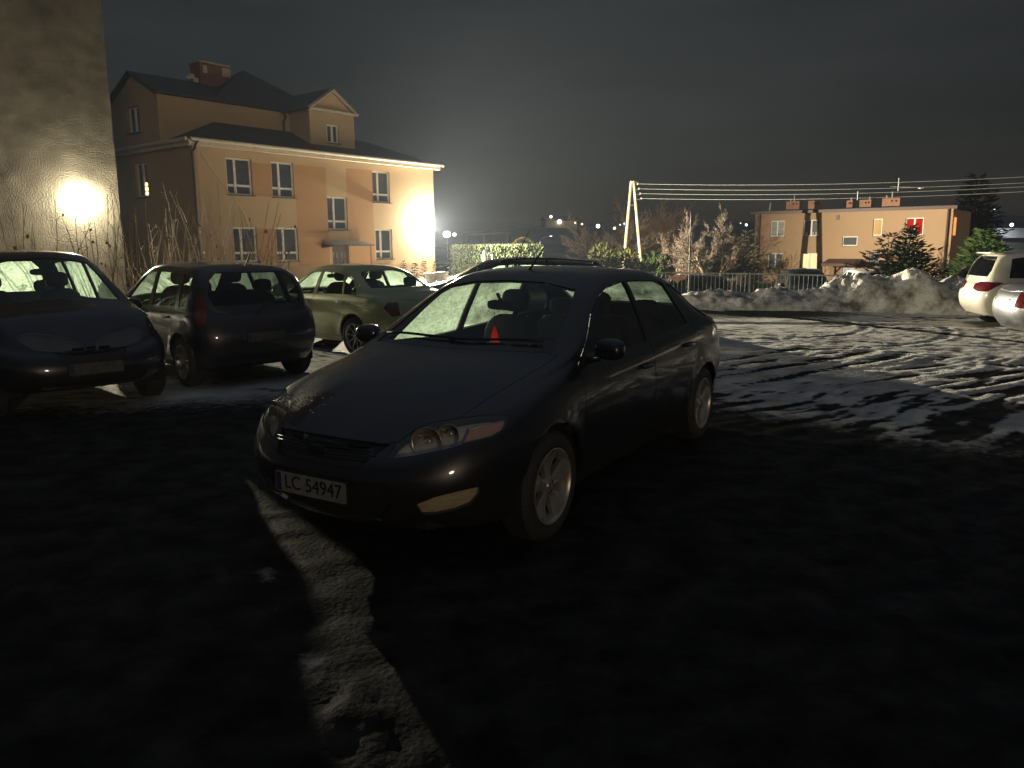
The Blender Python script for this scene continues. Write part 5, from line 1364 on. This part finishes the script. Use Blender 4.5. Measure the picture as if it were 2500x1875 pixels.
bare_tree(1580, 70, -1.4, 462, 'tallest bare tree rising behind the A shaped pole', 8, 6, 5, .75, twig=TWR, n=3, up=.06)
bare_tree(1655, 50, -1.3, 560, 'low bare tree right of the A shaped pole', 15, 6, 3, .5, rad=.10, n=3)
bare_tree(1742, 48, -1.2, 492, 'forked grey bare tree between the pole and the flat roofed block', 21, 6, 2, .5, rad=.13, n=3, up=.09)
bare_tree(1700, 50, -1.2, 560, 'thin bare sapling behind the steel post', 27, 4, 2, .3, rad=.06)
bare_tree(1620, 66, -1.3, 580, 'bushy reddish bare tree behind the A shaped pole foot', 29, 5, 4, .6, twig=TWR, rad=.08)
bare_tree(1905, 58, -1.3, 600, 'bare bush in front of the ground floor net curtains', 33, 3, 5, .5, rad=.03, nm='bare_shrub', cat='shrub')
bare_tree(1215, 62, -.8, 560, 'faint bare tree beyond the clipped hedge', 35, 4, 2, .3, rad=.07)
bare_tree(1140, 64, -.8, 556, 'thin bare tree beside the pergola frame', 37, 4, 1, .3, rad=.06)
# shrubs between the parked cars and the walls: long upright shoots with a few withered heads
def shoots(px, py, Y, n, hmin, hmax, seed, label, lean=.35, col=None):
    p = at_y(px, 640, Y); g = random.Random(seed); t = thing('bare_shrub', label, 'shrub', (p.x, Y, 0), 0, 'leafless shrubs behind the parked cars')
    b = MB(); lf = MB(); tw = MB()
    for k in range(n):
        a = g.uniform(0, 6.28); L = g.uniform(hmin, hmax); ln = g.uniform(0, lean); pts = []; q = Vector((math.cos(a) * .12, math.sin(a) * .12, 0)); d = Vector((math.cos(a) * ln, math.sin(a) * ln, 1)).normalized(); m = 7
        for i in range(m + 1):
            pts.append(q.copy()); d = (d + Vector((g.uniform(-.12, .12), g.uniform(-.12, .12), .02))).normalized(); q = q + d * (L / m)
        b.tube(pts, [.013 - .009 * i / m for i in range(m + 1)], 5, False)
        for i in range(2, m):
            if g.random() < .6:
                o = d.orthogonal().normalized(); o.rotate(Matrix.Rotation(g.uniform(0, 6.28), 3, d)); e = pts[i] + (o + d * g.uniform(.6, 1.4)).normalized() * g.uniform(.12, .42)
                tw.tube([pts[i], pts[i].lerp(e, .5) + Vector((0, 0, .02)), e], [.006, .004, .002], 4, False)
                if g.random() < .35:
                    for _ in range(3):
                        c = e + Vector((g.uniform(-.01, .01), g.uniform(-.01, .01), g.uniform(-.02, .01))); tw.mi = 1; tw.blob(c, (g.uniform(.03, .06), .015, g.uniform(.03, .08)), 2, 5, 3, Matrix.Rotation(g.uniform(0, 3), 3, 'Z')); tw.mi = 0
    b.build('stem', mat('shoot_bark', (.22, .16, .10), .95, c2=(.13, .09, .06), scale=9), t); tw.build('twig', [mat('shoot_bark', (.22, .16, .10)), mat('withered_leaf', (.13, .07, .035), .9)], t)
shoots(70, 0, 13.2, 9, 2.0, 2.75, 1, 'sparse leafless shrub in front of the grey gable, over the people carrier roof')
shoots(215, 0, 14.2, 10, 1.9, 2.6, 2, 'leafless shrub under the lamp on the grey gable')
shoots(310, 0, 15.0, 14, 1.8, 3.0, 3, 'dense leafless shrub at the corner of the grey gable')
shoots(405, 0, 17.5, 24, 1.6, 2.9, 4, 'tangled leafless shrub before the drainpipe of the orange house', .5)
shoots(505, 0, 16.5, 16, 1.6, 3.3, 5, 'tall leafless shrub left of the lower windows', .45)
shoots(575, 0, 15.5, 26, 1.6, 2.9, 6, 'spreading leafless shrub in front of the lower windows of the orange house', .75)
shoots(650, 0, 16.5, 14, 1.4, 2.9, 7, 'thin leafless shrub right of the spreading one', .7)

def conifer(loc, H, Rb, label, seed, cat='conifer', nm='conifer', group=None, col=((.045, .065, .035), (.02, .032, .018)), tiers=16, dens=1.0, shape=1.0, droop=.15, cs=.16, mname='conifer_green'):
    g = random.Random(seed); t = thing(nm, label, cat, loc, 0, group)
    MB().tube([(0, 0, 0), (0, 0, H * .5), (0, 0, H * .96)], [.05 * H * .35, .03 * H * .35, .006], 7).build('trunk', mat('bark_dark', (.07, .05, .035), .95), t)
    b = MB()
    for i in range(tiers):
        f = (i + .3) / tiers; z = H * (.05 + .93 * f); rad = Rb * (1 - f) ** shape * g.uniform(.8, 1.15) + .03
        nb = max(4, int(dens * (5 + 9 * (1 - f))))
        for k in range(nb):
            a = 6.28 * (k + g.random()) / nb; L = rad * g.uniform(.6, 1.15); st = max(2, int(L / cs * 1.5))
            tip = Vector((math.cos(a) * L, math.sin(a) * L, z + L * (.25 - droop) + g.uniform(-.06, .06) * H * .2))
            for s in range(st):
                q = Vector((0, 0, z)).lerp(tip, (s + .6) / st) + Vector((g.gauss(0, .03), g.gauss(0, .03), g.gauss(0, .03))) * Rb
                for _ in range(3):
                    u_ = Vector((g.gauss(0, 1), g.gauss(0, 1), g.gauss(0, .6))).normalized(); w_ = Vector((math.cos(a), math.sin(a), g.uniform(-.2, .7))).normalized(); cz = cs * g.uniform(.6, 1.3)
                    b.add([q - u_ * cz * .22, q + u_ * cz * .22, q + w_ * cz + u_ * cz * .05, q + w_ * cz - u_ * cz * .05], [(0, 1, 2, 3)])
    b.build('crown', mat(mname, col[0], .9, c2=col[1], scale=3, lo=.3, hi=.7, spec=.08), t)
    return t
p = at_y(2212, 700, 27.5); conifer((p.x, 27.5, -.8), at_y(2262, 548, 27.5).z + .8, 1.75, 'dark spruce standing behind the highest part of the snow heap', 5, nm='spruce_tree', cat='spruce', tiers=26, dens=1.9, cs=.17, shape=.8)
p = at_y(2362, 700, 78); conifer((p.x, 78, -1.5), at_y(2345, 425, 78).z + 1.5, 3.4, 'tall black conifer at the right end of the flat roofed block', 6, nm='conifer_tree', tiers=28, dens=1.3, cs=.6, shape=.5, col=((.014, .018, .010), (.006, .008, .005)), mname='conifer_black')
p = at_y(2392, 700, 56); conifer((p.x, 56, -1.4), at_y(2392, 560, 56).z + 1.4, 2.4, 'green conifer lit from behind by the right street lamp', 7, nm='conifer_tree', tiers=20, dens=1.5, cs=.42, col=((.10, .16, .05), (.05, .09, .03)), shape=.6, mname='conifer_light_green')
p = at_y(1815, 700, 56); conifer((p.x, 56, -1.3), at_y(1815, 560, 56).z + 1.3, 2.0, 'yellowish conifer at the left end of the flat roofed block', 9, nm='conifer_tree', tiers=16, dens=1.0, cs=.30, col=((.06, .056, .024), (.03, .03, .014)), shape=.7, mname='conifer_yellow_green')
for px, py, Y, rb, lab in ((1440, 618, 50, .55, 'narrow dark cypress left of the evergreen bush'), (1458, 632, 50, .5, 'small pale conifer beside the narrow cypress')):
    p = at_y(px, 700, Y); conifer((p.x, Y, -1.2), at_y(px, py, Y).z + 1.2, rb, lab, int(px), nm='conifer_tree', tiers=10, cs=.18)
def bush(px, Y, zb, w, h, label, seed, n=900, col=((.02, .034, .010), (.010, .017, .006)), nm='evergreen_bush', mname='bush_green', cs=.16):
    p = at_y(px, 700, Y); g = random.Random(seed); t = thing(nm, label, 'bush', (p.x, Y, zb)); b = MB()
    lobes = [(g.uniform(-.3, .3) * w, g.uniform(-.25, .25) * w, h * g.uniform(.35, .75), g.uniform(.25, .45)) for _ in range(7)]
    for k in range(n):
        lx, ly, lz, lr = g.choice(lobes); v_ = Vector((g.gauss(0, 1), g.gauss(0, 1), g.gauss(0, 1))).normalized()
        q = Vector((lx + v_.x * lr * w * .6, ly + v_.y * lr * w * .6, max(.05, lz + v_.z * lr * h * .75)))
        u_ = Vector((g.gauss(0, 1), g.gauss(0, 1), g.gauss(0, 1))).normalized(); w_ = (v_ + u_ * .5 + Vector((0, 0, .4))).normalized(); o = u_.cross(w_).normalized(); c = cs * g.uniform(.6, 1.4)
        b.add([q - o * c * .3, q + o * c * .3, q + w_ * c + o * c * .12, q + w_ * c - o * c * .12], [(0, 1, 2, 3)])
    b.build('foliage', mat(mname, col[0], .9, c2=col[1], scale=3, spec=.08), t)
    b = MB()
    for k in range(5): b.tube([(0, 0, 0), (lobes[k][0], lobes[k][1], lobes[k][2])], [.04, .01], 5)
    b.build('stem', mat('bark_dark', (.07, .05, .035)), t); return t
bush(1500, 51, -1.2, 3.2, 2.9, 'pale olive evergreen bush at the left leg of the A shaped pole', 4, 1500, ((.045, .046, .014), (.022, .023, .008)), mname='bush_olive', cs=.2)
bush(1590, 50, -1.2, 3.0, 2.4, 'dark green evergreen bush at the right leg of the A shaped pole', 5, 1500, cs=.2)
bush(1790, 52, -1.2, 2.6, 2.2, 'yellowish evergreen bush right of the forked bare tree', 6, 900, ((.06, .056, .024), (.03, .03, .014)), mname='conifer_yellow_green', cs=.2)
# clipped hedge
hA, hB = Vector((-3.75, 47.2, 0)), Vector((.85, 47.2, 0)); g = random.Random(11); L = (hB - hA).length
t = thing('hedge', 'long clipped green hedge lit by the flood light', 'hedge', hA, 0); b = MB()
for k in range(9000):
    x = g.uniform(0, L + 1.0); f = g.random()
    if f < .55: q = Vector((x, -.4 + g.gauss(0, .05), g.uniform(0, 1.66)))
    else: q = Vector((x, g.uniform(-.4, .5), 1.66 + g.gauss(0, .035)))
    d = Vector((g.gauss(0, .5), -.5 if f < .55 else 0, g.uniform(.4, 1.2))).normalized(); o = d.cross(Vector((g.gauss(0, 1), g.gauss(0, 1), g.gauss(0, 1)))).normalized(); c = g.uniform(.06, .15)
    b.add([q - o * c * .28, q + o * c * .28, q + d * c * 1.3 + o * c * .1, q + d * c * 1.3 - o * c * .1], [(0, 1, 2, 3)])
b.build('foliage', mat('hedge_green', (.034, .042, .017), .85, c2=(.018, .023, .010), scale=4, spec=.1), t)
b = MB(); b.box((L / 2 + .5, .05, .8), (L + .9, .7, 1.6)); b.build('inner_branches', mat('hedge_inner', (.03, .035, .018), .95), t)
# pergola frame and leafy arch beyond the hedge
p = at_y(1205, 620, 56); t = thing('pergola', 'faint wooden pergola frame beyond the hedge', 'pergola', (p.x, 56, -.4))
b = MB()
for x in (-2.0, -.75, .9): b.bar((x, 0, 0), (x + .1, 0, 3.0), .12)
b.bar((-2.1, 0, 2.95), (1.2, 0, 3.05), .12); b.bar((-1.9, 0, 1.9), (-.7, 0, 1.85), .08); b.build('timber', mat('pergola_timber', (.28, .25, .18), .9), t)
p = at_y(1278, 620, 52); t = thing('climber_arch', 'yellow leaved climber arching over a dark cypress beyond the hedge', 'climber', (p.x, 52, -.4)); b = MB(); g = random.Random(3)
for k in range(420):
    a = g.uniform(-.15, 3.3); rr_ = .78 + g.gauss(0, .08); q = Vector((math.cos(a) * rr_, g.gauss(0, .12), 1.7 + math.sin(a) * 1.0 if a < 3.14 else 1.7)); q.z -= g.uniform(0, 1.0) if abs(math.cos(a)) > .75 else 0
    d = Vector((g.gauss(0, 1), g.gauss(0, 1), -abs(g.gauss(0, 1)))).normalized(); o = d.orthogonal().normalized(); c = g.uniform(.10, .2); b.add([q - o * c * .4, q + o * c * .4, q + d * c], [(0, 1, 2)])
b.build('foliage', mat('climber_yellow', (.36, .28, .10), .8, c2=(.22, .16, .05), scale=5), t)
b = MB(); b.tube([(math.cos(a) * .78, 0, 1.7 + math.sin(a)) for a in [math.pi * k / 10 for k in range(11)]], .03, 6); b.tube([(.78, 0, 0), (.78, 0, 1.7)], .03, 6); b.tube([(-.78, 0, 0), (-.78, 0, 1.7)], .03, 6); b.build('hoop', mat('steel_dark', (.12, .12, .12)), t)
conifer((p.x, 52.4, -.4), 2.5, .5, 'dark cypress inside the yellow climber arch', 12, nm='conifer_tree', tiers=12, cs=.16)
# little conifers in a row along the foot of the house corner, two white bowls added as glints off a car
for k, (px, py, Y) in enumerate(((987, 634, 37.5), (1013, 640, 37.8), (1037, 634, 38.2), (1064, 636, 37.5), (1091, 648, 38))):
    p = at_y(px, 700, Y); lab = ['leftmost tiny conifer at the lit wall foot', 'slim tiny conifer second from the left at the wall foot', 'tiny conifer right below the glare at the house corner', 'tallest tiny conifer in front of the hedge end', 'squat tiny conifer farthest right along the hedge'][k]
    conifer((p.x, Y, 0), at_y(px, py, Y).z, .22 + .05 * (k % 2), lab, 40 + k, 'conifer', 'dwarf_conifer', 'dwarf conifers along the house corner', tiers=11, cs=.09, dens=.9, shape=.7)
for k, (px, py, Y) in enumerate(((1052, 668, 34), (1078, 666, 34))):
    p = at_y(px, py, Y); t = thing('planter', ['round pale planter left of the tallest tiny conifer', 'round pale planter right of the tallest tiny conifer'][k], 'planter', (p.x, Y, 0), 0, 'pale planters')
    b = MB(); z = p.z; b.lathe([(.0, .02), (.16, .02), (.20, .1), (.26, z - .06), (.30, z - .05), (.30, z + .02), (.27, z + .03), (.25, z - .03), (0, z - .03)], n=20); b.build('bowl', mat('planter_white', (.75, .72, .66), .6), t, 'auto')
    b = MB(); b.blob((0, 0, z), (.46, .46, .10), 2.2, 14, 6); b.build('snow_cap', mat('clean_snow', (.82, .82, .80), .7), t, True)
p = at_y(1182, 640, 46); t = thing('garden_pole', 'reddish wrapped garden pole in front of the hedge', 'pole', (p.x, 46, 0)); b = MB(); b.tube([(0, 0, 0), (0, 0, 1.5)], .02, 6); b.build('stick', mat('steel_dark', (.12, .12, .12)), t); b = MB(); b.blob((0, 0, 1.05), (.22, .2, .9), 2.5, 10, 8); b.build('wrap', mat('wrap_red', (.40, .10, .10), .8), t)
p = at_y(1202, 640, 45); t = thing('marker_post', 'short white marker post before the hedge', 'post', (p.x, 45, 0)); b = MB(); b.tube([(0, 0, 0), (0, 0, 1.22)], .05, 8); b.build('stake', mat('planter_white', (.75, .72, .66)), t); b = MB(); b.blob((0, 0, 1.24), (.12, .12, .07), 2, 8, 4); b.build('cap', mat('clean_snow', (.82, .82, .80)), t)

# ================================================================== LIGHT, SKY, AIR
w = bpy.data.worlds.new('World'); SC.world = w; w.use_nodes = True; nt = w.node_tree
bg = nt.nodes['Background']
sky = N(nt, 'ShaderNodeTexSky', sky_type='NISHITA', sun_disc=False, sun_elevation=R(3), sun_rotation=R(165))
tc = N(nt, 'ShaderNodeTexCoord'); mp = N(nt, 'ShaderNodeMapping'); mp.inputs['Scale'].default_value = (1, 1, 5); nt.links.new(tc.outputs['Generated'], mp.inputs['Vector'])
nz = N(nt, 'ShaderNodeTexNoise'); nz.inputs['Scale'].default_value = 2.2; nz.inputs['Detail'].default_value = 5; nt.links.new(mp.outputs[0], nz.inputs['Vector'])
rp = N(nt, 'ShaderNodeValToRGB'); rp.color_ramp.elements[0].position = .3; rp.color_ramp.elements[1].position = .75
rp.color_ramp.elements[0].color = (.0050, .0056, .0078, 1); rp.color_ramp.elements[1].color = (.0205, .0210, .0232, 1)
nt.links.new(nz.outputs['Fac'], rp.inputs[0])
sc_ = N(nt, 'ShaderNodeMix', data_type='RGBA', blend_type='ADD'); sc_.inputs['Factor'].default_value = .004
nt.links.new(rp.outputs[0], sc_.inputs['A']); nt.links.new(sky.outputs[0], sc_.inputs['B'])
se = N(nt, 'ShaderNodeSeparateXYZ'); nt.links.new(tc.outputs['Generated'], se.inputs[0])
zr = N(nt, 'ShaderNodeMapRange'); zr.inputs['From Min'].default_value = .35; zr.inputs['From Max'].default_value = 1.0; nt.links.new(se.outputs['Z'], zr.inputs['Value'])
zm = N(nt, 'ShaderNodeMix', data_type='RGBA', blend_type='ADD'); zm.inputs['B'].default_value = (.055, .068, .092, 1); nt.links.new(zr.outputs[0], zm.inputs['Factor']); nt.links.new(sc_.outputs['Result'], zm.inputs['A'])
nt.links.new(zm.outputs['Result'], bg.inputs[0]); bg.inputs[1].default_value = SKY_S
sl = bpy.data.lights.new('sun', 'SUN'); so = bpy.data.objects.new('sun', sl); COL.objects.link(so)
sl.energy = SUN_S; sl.angle = R(4); sl.color = (1.0, .80, .56)
so.rotation_euler = Vector((-.40, .91, -.07)).to_track_quat('-Z', 'Y').to_euler()
if HAZE > 0:
    hz_ = MB(); hz_.box((0, 290, 7), (1300, 900, 40)); 
    m, nt, out = nodes_of('night_haze'); pv = N(nt, 'ShaderNodeVolumePrincipled'); pv.inputs['Density'].default_value = HAZE; pv.inputs['Color'].default_value = (.70, .82, 1.0, 1); pv.inputs['Anisotropy'].default_value = .35
    nt.links.new(pv.outputs[0], out.inputs['Volume'])
    tag(hz_.build('haze', m), kind='stuff')
SC.view_settings.view_transform = 'Standard'; SC.view_settings.look = 'None'; SC.view_settings.exposure = EXPO; SC.view_settings.gamma = 1
SC.render.engine = 'CYCLES'; SC.cycles.use_denoising = True; SC.cycles.max_bounces = 8; SC.cycles.transparent_max_bounces = 24; SC.cycles.sample_clamp_indirect = 4
SC.cycles.caustics_reflective = False; SC.cycles.caustics_refractive = False; SC.cycles.volume_bounces = 0
